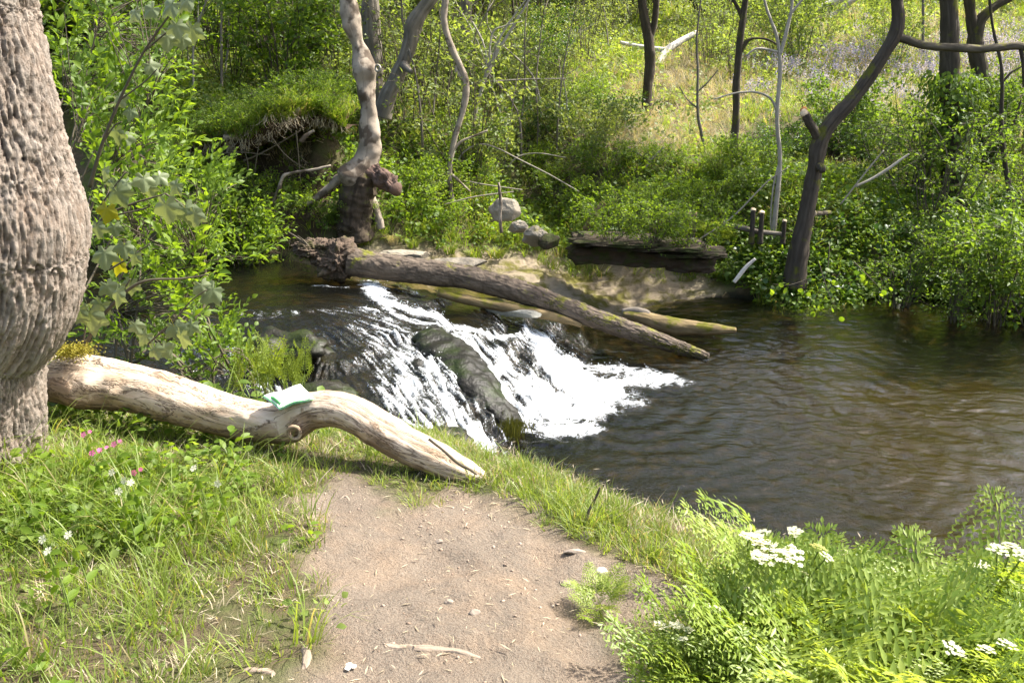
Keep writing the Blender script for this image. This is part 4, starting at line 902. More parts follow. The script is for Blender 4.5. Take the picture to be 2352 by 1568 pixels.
part('branch', tube([at(a, b, y=c) for a, b, r, c in mp], [r * MPX * 9.2 for a, b, r, c in mp], 12, .15, 8, 3, n=40), M['mossy'], t2)
ml = [(1430,722,7,9.3),(1480,732,16,9.25),(1530,746,20,9.2),(1590,752,18,9.15),(1640,756,13,9.1),(1690,758,6,9.1)]
t2 = thing('mossy_limb', 'curved yellow mossy limb in the pool behind the end of the trunk', 'branch', at(1560, 750, y=9.2))
part('limb', tube([at(a, b, y=c) for a, b, r, c in ml], [r * MPX * 9.6 for a, b, r, c in ml], 16, .12, 6, 5, n=50), M['mossy'], t2)
part('side_stub', tube([at(1430, 718, y=9.35), at(1465, 716, y=9.3), at(1490, 726, y=9.25)], [.05, .06, .05], 10, .2, 8, 2, n=14), M['bark_grey'], t2)

# ------------------------------------------------------------------ rocks
def rock_thing(name, label, px_, py_, y_, s_, seed, mat, rz=0, dz=0, cut=0, amp=.25, group=None, cat='rock', n=4):
    c = at(px_, py_, y=y_); t = thing(name, label, cat, c + [0, 0, -s_[2]], group); part('stone', rock(c + [0, 0, dz], s_, seed, n, amp, 1.4, cut, rz), mat, t, smooth=not cut); return t
RP = [(985,778,24,7.62),(1010,800,34,7.5),(1050,842,38,7.2),(1085,885,36,6.95),(1125,930,34,6.75),(1155,970,30,6.62),(1172,1000,22,6.58)]
t2 = thing('ridge_rock', 'long wet dark rock ridge splitting the waterfall in two', 'rock', at(1172, 1005, y=6.6))
def rdisp(th, s, S, D): return .075 * fbm(S[..., 0] * 3, S[..., 1] * 3, S[..., 2] * 3, 4) + .012 * fbm(S[..., 0] * 16, S[..., 1] * 16, S[..., 2] * 16, 3)
part('stone', tube([at(a, b - 5, y=c) for a, b, r, c in RP], [r * MPX * c * 1.75 for a, b, r, c in RP], 48, n=120, disp=rdisp, flat=.55), M['wet_rock'], t2)
mb = MB(); r5 = np.random.default_rng(2); n = 500; P = at(1172, 968, y=6.5) + r5.normal(size=(n, 3)) * [.06, .05, .03]
leaf_quads(mb, P, np.column_stack([r5.normal(size=(n, 2)) * .15, np.full(n, -1.0)]), np.tile([0, -1.0, .3], (n, 1)), .05 + .11 * r5.random(n), .006, r5.random(n))
part('hanging_moss', mb.get(), M['moss_dark'], t2)
rock_thing('stream_rock', 'round mossy rock with water sliding over it upstream of the falls', 655, 800, 6.9, (.36, .24, .17), 3.3, M['moss_rock'], dz=-.03, amp=.5)
rock_thing('stream_rock', 'low dark green rock below the round mossy rock by the ferns', 735, 905, 6.0, (.24, .18, .08), 5.1, M['moss_rock'], dz=-.02, amp=.5)
rock_thing('stream_rock', 'small black wet rock in the middle of the left cascade', 960, 850, 7.0, (.13, .11, .09), 8.4, M['wet_rock'], dz=-.01)
rock_thing('stream_rock', 'dark wet rock at the foot of the left cascade', 1010, 1000, 5.95, (.22, .14, .08), 9.9, M['wet_rock'], dz=-.02)
rock_thing('stream_rock', 'pale flat stone slab under the fallen trunk beside the falls', 1180, 716, 8.72, (.42, .10, .045), 6.2, M['grey_rock'], rz=-.25, cut=1)
ledge = thing('rock_ledge', 'long dark undercut rock ledge at the back of the stone shelf', 'rock', at(1460, 590, y=10.4))
for j, (a, b, w_, hh, yy, sd, dp) in enumerate([(1390,575,.42,.17,10.75,1.0,.3),(1500,583,.40,.16,10.68,2.0,.3),(1590,596,.30,.15,10.6,3.0,.3),(1415,545,.52,.045,10.6,4.0,.42),(1530,556,.46,.04,10.55,6.0,.42),(1620,572,.26,.035,10.5,7.0,.36),(1450,556,.50,.03,10.62,8.0,.40),(1570,572,.36,.03,10.55,9.0,.38)]):
    part('slab', rock(at(a, b + 10, y=yy) + [0, .15, .0], (w_, dp, hh * .62), sd, 4, .20, 2.4, 0, -.14, .75), M['ledge_rock'], ledge)
t2 = rock_thing('pale_boulder', 'pale rounded boulder half buried on the far bank behind a thin stick', 1163, 478, 10.75, (.21, .11, .17), 2.4, M['pale_rock'], amp=.16, cat='boulder', dz=-.04, cut=1)
for a, b, yy, s_, sd, lb in [(1230,540,10.2,(.17,.13,.13),3.0,'brown rounded stone below the pale boulder on the bank'),(1190,520,10.4,(.12,.1,.08),5.5,'small pale stone between the pale boulder and the brown stone'),
                             (1262,556,10.1,(.12,.1,.10),7.5,'mossy stone at the top of the stone shelf next to the brown stone'),
                             (935,585,9.6,(.34,.16,.05),4.8,'sunlit pale sandy rock behind the fallen trunk below the grass'),(1060,602,9.5,(.36,.15,.05),6.9,'long pale rock behind the middle of the fallen trunk')]:
    rock_thing('bank_stone', lb, a, b, yy, s_, sd, M['pale_rock'] if 'pale' in lb or 'flat' in lb else M['ledge_rock'], cut=1)

# overhanging turf of the left bank, with roots
bank = thing('turf_overhang', 'overhanging lip of turf and bare roots above the dark hollow in the bank', 'bank', at(620, 330, y=10.6))
u, v = np.meshgrid(np.linspace(0, 1, 70), np.linspace(0, 1, 26)); cx = np.interp(u, [0, .25, .5, .75, 1], [440, 520, 610, 710, 800]); cyp = np.interp(u, [0, .2, .4, .6, .8, 1], [338, 318, 312, 268, 262, 285])
base = np.stack([[at(cx[j, i], cyp[j, i], y=10.55 + .2 * math.sin(u[j, i] * 9)) for i in range(70)] for j in range(26)])
ang = v * math.pi * 1.25 - .35
th_ = .16 * np.sin(np.clip(u, .02, .98) * math.pi) ** .4
off = np.stack([0 * u, -np.sin(ang) * .22 + (np.cos(ang) < 0) * 0 + .9 * np.clip(.25 - v, 0, 1) * 4, np.cos(ang) * th_ + .12 * np.clip(.25 - v, 0, 1) * 4], -1)
off[..., 1] += np.clip(v - .8, 0, 1) * 3.0
OV = base + off; OV = OV + (.05 * fbm(OV[..., 0] * 4, OV[..., 1] * 4, OV[..., 2] * 4, 4))[..., None] * np.array([.3, -1, .6])
part('turf', (OV.reshape(-1, 3), grid_faces(26, 70)), M['earth'], bank)
mb = MB(); r6 = np.random.default_rng(4)
for i in range(520):
    c = OV[r6.integers(0, 15), r6.integers(0, 70)]; V, F, A_ = grass_tuft(int(r6.integers(0, 1e6)), 9, .24, .010, .05, 1.2, 3, 1.0); mb.add(V + c, F[0] if F[0].shape[1] == 3 else F[1], rnd=A_['rnd']); mb.Q.append((F[1] if F[0].shape[1] == 3 else F[0]) + mb.n - len(V))
part('grass_fringe', mb.get(), M['grass_far'], bank, stuff=True)
ROOTS = [([(515,318),(545,316),(575,328),(600,330)],.035,10.3),([(640,285),(660,270),(690,250)],.06,10.35),([(560,370),(600,352),(640,330),(690,300)],.012,10.25),([(690,325),(705,310),(722,300)],.03,10.3),([(640,440),(648,410),(665,398),(720,390),(760,380)],.022,10.0),
         ([(625,470),(640,430),(650,400)],.015,10.0),([(600,300),(590,360),(585,400)],.008,10.2),([(680,300),(685,350),(690,420)],.008,10.1),([(560,340),(570,380),(565,420)],.007,10.2),([(620,310),(660,360),(720,400)],.008,10.15),([(540,330),(520,370),(525,410)],.008,10.2),([(480,360),(540,350),(620,356)],.009,10.2)]
for j, (pl, r, yy) in enumerate(ROOTS):
    part('root', tube([at(a, b, y=yy) for a, b in pl], np.linspace(r, r * .55, len(pl)), 8, .3, 12, j, n=16), M['bark_smooth'] if j in (0, 1, 3, 4) else M['twig'], bank)

# ------------------------------------------------------------------ trees
def limb(P, Y_, scale=1.0, nseg=14, amp=.12, freq=4, seed=0., n=None, cap=True, disp=None):
    Q, rr = [], []
    for q in P:
        yy = Y_ + (q[3] if len(q) > 3 else 0); Q.append(at(q[0], q[1], y=yy)); rr.append(q[2] * MPX * yy / ray(q[0], q[1])[1])
    return tube(Q, np.array(rr) * scale, nseg, amp, freq, seed, n=n or 12 * len(Q), cap=cap, disp=disp)
def disc(c, nv, r, seed=0.):
    nv = nrm(np.asarray(nv, float)); a = np.cross(nv, [0, .3, 1.0]); a /= np.linalg.norm(a); b = np.cross(nv, a); th = np.linspace(0, 6.28, 14)[:-1]
    V = np.vstack([c] + [c + (a * math.cos(t) + b * math.sin(t)) * r * (1 + .1 * math.sin(3 * t + seed)) for t in th]); V2 = V - nv * .02
    F = [[0, i, i % 13 + 1] for i in range(1, 14)]; Q = [[i % 13 + 1, i, 14 + i, 14 + i % 13 + 1] for i in range(1, 14)]
    return np.vstack([V, V2]), [np.array(F), np.array(Q)]
CROWN = []
for i in range(4):
    r7 = np.random.default_rng(300 + i); mb = MB(); ncl = 60
    for c in range(ncl):
        dirv = rand_dirs(r7, 1, 0.)[0]; cen = dirv * np.array([1.5, 1.5, .9]) * (.35 + .65 * r7.random()); m = 42
        P = cen + r7.normal(size=(m, 3)) * [.26, .26, .12]; leaf_quads(mb, P, r7.normal(size=(m, 3)) + dirv, rand_dirs(r7, m, .5), .10 + .06 * r7.random(m), .06, r7.random(m), .2)
    CROWN.append(mb.get())
def mesh_of(name, VF, mat): return mesh(name, VF[0], VF[1], [mat], True, VF[2])
CROWN_M = [mesh_of('crown', c, M['leaf_hazed']) for c in CROWN]
def crown(t, p, s, k=0): return inst('crown', CROWN_M[k % 4], t, np.asarray(p) - org(t), (0, 0, k * 1.3), s)

Yt = 10.35
tw = thing('twisted_tree', 'twisted smooth-barked tree with knobbly burrs on the far bank', 'tree', at(818, 490, y=Yt))
def knobs(L_):
    def f(th, s, S, D):
        o = .03 * fbm(S[..., 0] * 3, S[..., 1] * 3, S[..., 2] * 3, 3)
        for a, b, h_, w_ in L_: o = o + h_ * np.exp(-(np.linalg.norm(S - at(a, b, y=Yt - .12), axis=-1) / w_) ** 2)
        return o
    return f
part('trunk', limb([(808,555,29.0),(811,510,26.4),(814,480,25.1),(816,470,22.1),(824,430,31.2),(838,390,31.2),(848,350,26.5),(851,310,22.7),(849,270,20.3),(846,230,21.1),(842,190,22.7),(838,160,24.2),(828,125,19.5),(818,90,17.2),(808,55,20.3),(803,20,20.3),(800,-30,18.7),(803,-120,17.2),(812,-260,14.9),(810,-420,11.8)], Yt, 1, 40, n=220,
     disp=knobs([(822,160,.05,.12),(856,160,.05,.08),(788,66,.06,.08),(870,312,.06,.07),(845,225,.03,.08),(855,250,.03,.06),(795,395,.10,.14),(800,410,.06,.12),(835,215,.03,.06)])), M['bark_smooth'], tw)
kc = at(868, 157, y=Yt - .2); part('knot_ring', tube([kc + np.array([.028 * math.cos(a) , -.02 * math.cos(a), .034 * math.sin(a)]) for a in th], .013, 8, .2, 20, 1, cap=False), M['bark_pale'], tw)
bs_ = part('broken_stub', limb([(845,392,20),(866,400,18,-.12),(884,412,20,-.18),(898,424,18,-.22),(908,434,13,-.25)], Yt, 1, 30, .6, 9, 3.3), M['char'], tw)
part('stub_end', disc(at(911, 436, y=Yt - .33), (.6, -.7, -.25), .08, 1.), M['char'], bs_)
part('root_base', limb([(815,545,44,.0),(814,510,40,-.02),(815,475,38,-.04),(821,445,38,-.04),(831,412,36,-.02),(840,388,26)], Yt, 1, 40, .22, 7, 2.), bark_mat('dark_root_bark', (0.015, 0.011, 0.008), (0.07, 0.052, 0.036), 14, 6, .8, (0.09, 0.09, 0.015), .04), tw)
for j, pl in enumerate([[(845,450,15),(862,480,11),(876,525,8)],[(800,400,15),(775,415,11),(745,440,8),(705,470,5)]]):
    part('root', limb(pl, Yt, 1, 14, .2, 6, j), M['bark_smooth'], tw)
crown(tw, at(812, -420, y=Yt), .9, 0)
def simple(name, label, P, Y_, mat, group=None, branches=(), cr=None, crs_=1.2, amp=.14, nseg=14, freq=4):
    t = thing(name, label, 'tree', at(P[0][0], P[0][1], y=Y_), group); part('trunk', limb(P, Y_, 1, nseg, amp, freq, P[0][0] * .01), mat, t)
    for b in branches: part('branch', limb(b, Y_, 1, max(8, nseg - 4), amp, freq, b[0][0] * .013, n=6 * len(b)), mat, t)
    for j, c in enumerate(cr or []): crown(t, at(c[0], c[1], y=Y_ + c[2]), crs_, j + int(P[0][0]))
    return t
simple('grey_tree', 'straight grey ridged trunk standing right behind the twisted tree', [(872,330,22.7),(868,260,21.8),(862,190,21.0),(857,110,20.2),(851,30,20.2),(847,-60,19.3),(840,-300,16.8),(830,-560,11.8)], 13.6, M['bark_grey'], cr=[(830,-600,0.0),(900,-480,0.8)], nseg=22)
simple('curved_tree', 'dark trunk curving up to the right behind the twisted tree', [(878,270,21.3),(890,225,19.8),(908,185,17.5),(926,145,16.7),(940,105,16.7),(948,70,19.8),(962,38,18.2),(985,5,15.2),(1012,-45,14.4),(1050,-160,12.9),(1070,-400,9.1)], 12.9, M['bark_grey'], branches=[[(928,150,11.4,-.1),(938,160,6.8,-.3),(946,166,4.6,-.4)]], cr=[(1080,-430,0.0)], nseg=22)
simple('wavy_tree', 'slender wavy tree with no leaves right of the twisted tree', [(1046,500,5.2),(1040,465,5.2),(1034,430,5.9),(1033,390,5.9),(1038,350,6.3),(1046,310,6.7),(1058,270,6.7),(1068,230,7.4),(1070,190,7.8),(1058,155,7.4),(1044,125,7.4),(1030,90,7.4),(1020,50,7.8),(1022,10,8.1),(1030,-50,7.4),(1050,-200,5.9),(1060,-380,3.7)], G(1046, 498)[1], M['bark_smooth'],
       branches=[[(1066,185,6),(1050,165,5),(1048,150,3)],[(1040,345,4),(1060,325,3),(1090,312,2.5),(1120,300,2)],[(1036,400,4),(1050,412,3),(1080,440,2)]], nseg=14)
simple('upright_tree', 'short straight two-tone trunk above the pale slender branches', [(1080,250,17),(1076,180,16),(1072,110,16),(1070,50,15.5),(1069,-10,15),(1068,-120,14),(1064,-320,10)], 17.5, M['bark_grey'], cr=[(1064,-330,0)], nseg=18)
simple('slim_tree', 'thin pale forked sapling slanting up to the right of the wavy tree', [(1082,350,4.0),(1086,300,4.0),(1094,250,4.0),(1106,205,4.4),(1120,165,4.0),(1142,120,3.6),(1170,75,3.2),(1200,25,2.8),(1240,-40,2.4)], 13.2, M['bark_pale'], branches=[[(1112,190,3.2),(1118,140,2.4),(1108,95,2.1),(1085,50,1.6)],[(1130,145,3.2),(1145,95,2.4),(1175,45,2.1),(1215,-10,1.6)],[(1122,165,2.4),(1130,80,2.1),(1160,60,1.6),(1200,50,1.3)]], nseg=8)
Yd = G(1487, 268)[1]
simple('dark_fork_tree', 'dark forked trunk on the hill in front of the white fallen log', [(1484,275,12.3),(1486,235,11.5),(1489,190,11.5),(1493,150,12.3),(1492,110,12.3),(1488,80,11.5),(1481,45,10.7),(1474,0,9.8),(1470,-90,8.2),(1466,-260,5.7)], Yd, M['bark_dark'], branches=[[(1490,95,8.2),(1502,55,7.4),(1507,10,7.4),(1512,-80,6.6),(1520,-200,4.1)]], cr=[(1480,-290,0.0)], nseg=16)
Yd = G(1686, 362)[1]
simple('slim_dark_tree', 'slim dark straight trunk left of the forked white sapling', [(1683,368,9.9),(1686,325,9.1),(1690,280,8.7),(1691,240,8.4),(1691,200,8.7),(1695,150,8.4),(1699,100,8.4),(1705,55,8.0),(1711,10,7.6),(1718,-60,6.8),(1730,-260,4.6)], Yd, M['bark_dark'],
       branches=[[(1700,120,6),(1715,95,5),(1735,88,3),(1765,92,2.5),(1790,106,2)],[(1706,45,5),(1690,10,4),(1670,-20,3)]], cr=[(1740,-290,0)], nseg=14)
simple('white_sapling', 'pale slender sapling forking high up left of the forked dark tree', [(1772,585,6.1),(1778,520,6.1),(1784,460,5.8),(1790,400,5.4),(1791,350,5.1),(1786,300,4.8),(1785,255,4.8),(1789,205,4.8),(1792,160,4.8),(1790,120,4.4),(1783,80,3.7),(1770,45,3.4),(1758,10,3.1),(1750,-40,2.7),(1740,-150,2.0)], 11.6, M['bark_pale'],
       branches=[[(1792,125,5),(1802,90,4.5),(1812,50,4),(1818,20,3.6),(1822,-40,3)],[(1813,35,3.5),(1828,18,3),(1850,-10,2.5)],[(1786,255,3.5),(1768,225,3),(1735,212,2.5),(1690,214,2),(1640,228,1.5)],[(1788,380,2.5),(1776,430,2),(1770,500,2),(1773,545,1.5)],[(1790,120,3),(1740,112,2.5),(1712,130,2)]], nseg=10, amp=.08)
Yf = 10.9
ft = thing('forked_tree', 'dark leaning tree with sawn stub and long level limb on right bank', 'tree', at(1838, 590, y=Yf))
part('trunk', limb([(1824,660,28.1),(1830,610,24.4),(1838,560,21.5),(1848,510,19.2),(1858,460,17.8),(1866,420,17.8),(1873,380,17.0),(1879,340,19.2),(1893,305,18.5),(1918,272,17.0),(1950,238,16.3),(1980,200,15.5),(2008,160,14.8),(2036,115,14.8),(2056,80,15.5),(2063,40,14.8),(2060,0,14.1),(2054,-60,13.3),(2050,-220,11.1),(2060,-420,7.4)], Yf, 1, 28, .10, 3.5, 1.1, n=220), M['bark_dark'], ft)
stb = part('stub', limb([(1884,325,12.2),(1870,300,10.8,-.05),(1858,280,10.1,-.1),(1849,262,9.4,-.12)], Yf, 1, 16, .1, 6, 2), M['bark_dark'], ft)
part('cut_face', disc(at(1847, 259, y=Yf - .14), (-.25, -.85, .45), .048), M['cut_wood'], stb)
part('torn_strip', limb([(1842,262,3,-.1),(1843,254,6,-.06),(1848,250,5,-.05),(1853,256,3,-.05)], Yf, 1, 8, .3, 9), M['cut_orange'], stb)
part('limb', limb([(2058,84,11.0),(2085,92,9.3),(2112,102,8.9),(2150,108,8.9),(2200,110,8.9),(2250,113,8.9),(2300,109,8.5),(2345,106,8.5),(2400,125,7.6),(2470,150,6.0)], Yf, 1, 18, .14, 4, 6.), bark_mat('mossy_dark_bark', (0.035, 0.028, 0.02), (0.12, 0.10, 0.07), 20, 5, .6, (0.17, 0.16, 0.02), .02), ft)
part('twig', limb([(2345,112,5),(2350,150,4),(2352,200,3)], Yf, 1, 6), M['bark_dark'], ft); part('knot', limb([(1882,382,10,-.1),(1888,388,9,-.18),(1889,396,6,-.2)], Yf, 1, 12, .2, 9), M['bark_dark'], ft)
crown(ft, at(2120, -620, y=Yf), .7, 2)
def ivy_leaves(P, Y_, n, rad, seed, size=.075):
    r = np.random.default_rng(seed); Q = crs(np.array([at(a, b, y=Y_) for a, b in P]), 80); i_ = r.integers(0, 80, n); a = r.random(n) * 6.28; q = rad * (.7 + .5 * np.abs(r.normal(size=n)))
    mb = MB(); pos = Q[i_] + np.stack([np.cos(a) * q, np.sin(a) * q, r.normal(size=n) * .05], 1); leaf_quads(mb, pos, np.stack([np.cos(a) * .4, np.sin(a) * .4, np.full(n, -.8)], 1) + r.normal(size=(n, 3)) * .3, np.stack([np.cos(a), np.sin(a), np.full(n, .6)], 1), size * (.6 + .7 * r.random(n)), size * .7, r.random(n), .15); return mb.get()
t = simple('ivy_tree', 'leaf-clad upright trunk behind the level limb on the right', [(2195,560,24),(2190,450,24),(2186,350,23),(2184,250,22),(2182,150,21),(2180,60,20),(2177,-20,19),(2172,-150,16),(2165,-380,11)], 13.0, M['bark_dark'], cr=[(2300,-380,-.5)], nseg=18)
part('ivy', ivy_leaves([(2195,560),(2188,420),(2184,250),(2182,170)], 13.0, 2600, .30, 3), M['leaf_mid'], t)
t = simple('ivy_tree', 'dark forked trunk at the far right with a branch rising right', [(2275,400,20),(2268,300,19),(2258,220,18),(2248,150,18),(2240,95,18),(2246,60,15),(2262,35,12),(2290,12,9),(2330,-10,7),(2380,-60,6)], 15.0, M['bark_dark'], branches=[[(2240,100,13),(2232,50,12),(2226,0,12),(2220,-120,10),(2215,-300,7)]], cr=[(2390,-120,0)], nseg=18)
part('ivy', ivy_leaves([(2275,400),(2262,260),(2250,180)], 15.0, 1500, .30, 5), M['leaf_mid'], t)
simple('thin_tree', 'thin dark crooked stem with hanging twigs near the right edge', [(2330,520,6),(2318,440,6),(2305,350,5.5),(2300,270,5),(2302,200,4.5),(2298,140,4),(2280,60,3.5),(2270,-30,3)], 12.2, M['bark_dark'], branches=[[(2302,190,3),(2325,165,2.5),(2352,150,2)],[(2306,330,3),(2330,280,2.5),(2345,230,2)]], nseg=8)
simple('thin_tree', 'thin bare grey sapling left of the slim dark tree', [(1620,352,4),(1612,310,4),(1604,270,3.5),(1602,220,3),(1603,160,3),(1600,100,2.5),(1605,40,2),(1612,-20,2)], 14.6, M['bark_grey'], branches=[[(1603,210,2),(1625,190,1.6),(1650,160,1.3)],[(1604,250,2),(1580,230,1.6),(1560,200,1.3)]], nseg=7)
far = [(1441,95,0,4,36,'left trunk of the thin leaning pair beyond the hilltop clearing'),(1458,78,0,3.5,37,'right trunk of the thin leaning pair beyond the hilltop clearing'),(1418,60,0,3,40,'straight thin far trunk left of the leaning pair'),(1640,80,0,4.5,33,'thin grey far trunk between the forked and slim dark trees'),(675,80,0,5,24,'dark far stem showing through the bright thicket at upper left'),(1250,70,0,3,30,'faint far stem over the middle of the thicket'),(1545,60,0,3.5,42,'distant dark stem right of the dark forked trunk'),(770,130,0,4,20,'leaning grey stem in the thicket left of the twisted tree'),(1190,130,0,3,23,'slim stem in the pale thicket right of the upright trunk'),(2120,110,0,3.5,26,'slim stem on the hillside left of the leaf-clad trunk'),(350,60,0,4,20,'dark stem in the upper left thicket beside the drooping leaves')]
for j, (a, b, _, r_px, yy, lb) in enumerate(far):
    dx = random.uniform(-14, 14) if j > 1 else (10 if j == 0 else -6)
    simple('far_tree', lb, [(a, b + 12, r_px * 1.1), (a + dx * .3, b - 40, r_px), (a + dx, b - 120, r_px * .9), (a + dx * 1.6, b - 300, r_px * .7)], yy, M['bark_grey'] if j % 2 else M['bark_dark'], cr=[(a + dx * 1.7, b - 330, 0)], nseg=8, crs_=2.0)
# woodland beyond: trees seen only as crowns and stems at the top of the view
FT = 'tall leafy tree in the wood beyond the crest of the hill'
for j in range(30):
    a = -500 + j * 118 + random.uniform(-40, 40); yy = random.uniform(44, 72); b = proj(np.array([0, yy, float(H(0, yy))]))[1]
    x_ = (a - 1176) / 1176 * TANH * yy; z_ = float(H(x_, yy)); t = thing('wood_tree', FT, 'tree', (x_, yy, z_), 'trees of the wood beyond the hill crest')
    part('trunk', tube([(x_, yy, z_ - .3), (x_ + .2, yy, z_ + 2.5), (x_ + random.uniform(-1, 1), yy, z_ + 5)], [.22, .18, .08], 7, .1, 1, j, n=8), M['bark_dark'] if j % 3 else M['bark_grey'], t)
    for q in range(4): inst('crown', CROWN_M[(j + q) % 4], t, (random.uniform(-2.4, 2.4), random.uniform(-2, 2), random.uniform(1.2, 4.5)), (0, 0, j + q), random.uniform(1.4, 2.2))

# fallen and cut wood
def stick(name, label, P, Y_, mat, cat='log', amp=.1, group=None, ends=None, nseg=12):
    t = thing(name, label, cat, at(P[0][0], P[0][1], y=Y_), group); part('wood', limb(P, Y_, 1, nseg, amp, 5, P[0][0] * .01, n=8 * len(P)), mat, t)
    for (a, b, dy, nv, r) in ends or []: part('cut_face', disc(at(a, b, y=Y_ + dy), nv, r), M['cut_wood'], t)
    return t
yl = G(1530, 150)[1]
stick('dead_log', 'bleached white fallen trunk rising right behind the dark forked tree', [(1490,172,6,0),(1510,150,8,.3),(1530,118,8.5,.6),(1560,97,7.5,.9),(1600,75,6,1.2)], yl, M['dead_white'])
stick('dead_log', 'bleached white pole lying level left of the dark forked tree', [(1424,98,4),(1450,104,4.5),(1490,110,5),(1530,116,6)], yl + .6, M['dead_white'])
for j, (P, lb) in enumerate([([(1838,38,7),(1870,24,7),(1905,8,7),(1945,-12,6.5)],'nearest sawn pale log on the crest of the hill, white end showing'),([(1900,44,5),(1925,28,5.5),(1950,8,5.5),(1985,-14,5)],'second felled log lying behind the nearest pale log on the crest'),([(1890,28,4),(1920,10,4),(1950,-8,4)],'thin top log between the two felled logs on the crest')]):
    stick('felled_log', lb, P, G(1870, 45)[1], M['dead_white'] if j == 0 else M['bark_pale'])
stick('cut_log', 'short mossy log propped upright on the bank above the rock ledge', [(1344,528,8),(1358,505,9),(1372,485,9),(1388,465,7)], 10.9, M['mossy'])
stick('cut_log', 'bent brown branch lying on leaves above the rock ledge', [(1498,528,7.20),(1512,512,8.00),(1530,499,8.00),(1560,494,7.20),(1600,492,6.40)], 11.2, bark_mat('brown_log', (0.12, 0.08, 0.04), (0.32, 0.23, 0.12), 12, 4, .4))
stick('cut_log', 'long brown log in undergrowth left of the sawn stumps', [(1660,515,5.25),(1700,522,6.00),(1740,532,6.00),(1800,538,5.25)], 11.3, M['bark_grey'])
stick('pale_stick', 'white broken branch sticking out of the bank over the pool', [(1686,648,4.34),(1700,630,4.65),(1715,612,4.34),(1735,594,3.72)], 9.7, M['dead_white'], 'branch')
stick('dead_branch', 'long pale dead branch slanting through leaves right of the forked tree', [(1965,428,2.80),(2000,412,3.15),(2040,388,3.50),(2070,366,2.80),(2088,354,2.10)], 11.4, M['bark_pale'], 'branch')
stick('standing_stick', 'thin bare stick standing in front of the pale boulder', [(1152,535,4),(1148,500,4),(1150,465,4),(1147,435,3.5),(1145,420,3)], 10.3, M['bark_smooth'], 'branch', nseg=7)
for a, b, h_, r, lb in [(1728,560,78,5.8,'left stump of the pair of sawn stems with pinkish tops'),(1748,560,72,5.8,'right stump of the pair of sawn stems with pinkish tops'),(1800,560,52,4.8,'short grey sawn stem between white sapling and forked tree')]:
    t = stick('sawn_stump', lb, [(a - 3, b, r + 2), (a, b - h_ * .5, r), (a + 2, b - h_, r)], 11.2, M['bark_dark'], 'stump'); p = at(a + 2, b - h_, y=11.2); part('cut_face', disc(p + [0, 0, .012], (0, -.35, .93), r * MPX * 11.6 * 1.02), M['cut_orange'] if False else M['cut_wood'], t)
t = stick('sawn_branch', 'sawn branch end pointing at the viewer right of the forked tree', [(1905,488,5,.5),(1885,490,5.5,.2),(1868,490,6,0)], 11.0, M['bark_dark'], 'branch', ends=[(1867, 490, -.01, (-.6, -.8, .1), .045)])
BR = [([(1045,400,3),(1060,355,3),(1100,332,3),(1140,340,2.6),(1200,370,2.4),(1260,400,2.2),(1330,440,1.8)],12.2,'long arching bare branch bowing right from the wavy tree'),([(1050,412,2.2),(1120,425,2),(1200,436,1.5)],12.0,'straight thin bare stem crossing below the arching branch'),([(1085,190,2.6),(1150,186,2.6),(1220,182,2.2),(1300,181,1.6)],14.2,'pale level dead stem across the middle thicket'),
      ([(1440,338,3),(1465,352,3),(1490,368,2.5)],13.6,'short dead stick slanting down on the bank left of the straw grass'),([(1482,386,4),(1500,362,4),(1525,338,3.2)],13.4,'short brown stick standing slanted by the straw grass'),([(1590,560,2),(1680,500,2.5),(1760,420,2.2),(1810,385,1.6)],11.2,'thin bare twig slanting behind the white sapling'),
      ([(1930,470,2.5),(1985,400,2.6),(2030,345,2)],11.3,'dark thin branch crossing above the long pale dead branch'),([(1020,470,2),(1090,452,2),(1180,440,1.5)],10.9,'fine twig lying over the grass left of the pale boulder'),([(1165,385,2),(1190,360,2),(1235,352,1.6),(1300,362,1.2)],12.6,'small bowed twig among the pale leaves in mid thicket')]
for P, yy, lb in BR: stick('bare_branch', lb, [(q[0], q[1], q[2] * .72) for q in P], yy, M['twig_pale'], 'branch', nseg=6)

# ------------------------------------------------------------------ shrubs and thickets
BUSH = {}
for i in range(4): BUSH['thick', i] = bush(400 + i, 1.7, 1.6, 16, 9, 12, (.065, .09, .13, .08)[i], .5, 1.0, .014)
for i in range(3): BUSH['airy', i] = bush(420 + i, 1.7, 1.6, 13, 7, 8, (.06, .085, .12)[i], .5, 1.0, .010)
for i in range(3): BUSH['low', i] = bush(440 + i, .75, 1.3, 16, 9, 11, .07, .55, 1.0, .008)
_bm = {}
def bush_thing(kind, i, mat, loc, s_, label, group, cat='shrub', name='shrub', sz=1.0):
    st_, lf = BUSH[kind, i]; k1 = (kind, i, 's'); k2 = (kind, i, mat)
    if k1 not in _bm: _bm[k1] = mesh_of('stems', st_, M['twig'])
    if k2 not in _bm: _bm[k2] = mesh_of('foliage', lf, M[mat])
    t = thing(name, label, cat, loc, group, random.random() * 6.28); t.scale = (s_, s_, s_ * sz)
    inst('stems', _bm[k1], t); inst('foliage', _bm[k2], t); return t
def bushes(n, poly, kinds, mats, y0, y1, s0, s1, label, group, seed, sz=1.0, mind=.35, name='shrub'):
    r = np.random.default_rng(seed); done = []; k_ = 0; tr = 0
    while k_ < n and tr < n * 60:
        tr += 1; yy = y0 * (y1 / y0) ** r.random(); x_ = yy * r.uniform(-.85, .85); p = np.array([x_, yy, float(H(x_, yy))])
        a, b = proj(p)
        if not inside(a, b, poly) or not land(np.array([x_]), np.array([yy]))[0]: continue
        if any(np.hypot(p[0] - q[0], p[1] - q[1]) < mind * (yy / 14) for q in done): continue
        done.append(p); kd = kinds[r.integers(len(kinds))]; i = int(r.integers(3))
        bush_thing(kd, i, mats[r.integers(len(mats))], p, s0 + (s1 - s0) * r.random(), label, group, name=name, sz=sz); k_ += 1
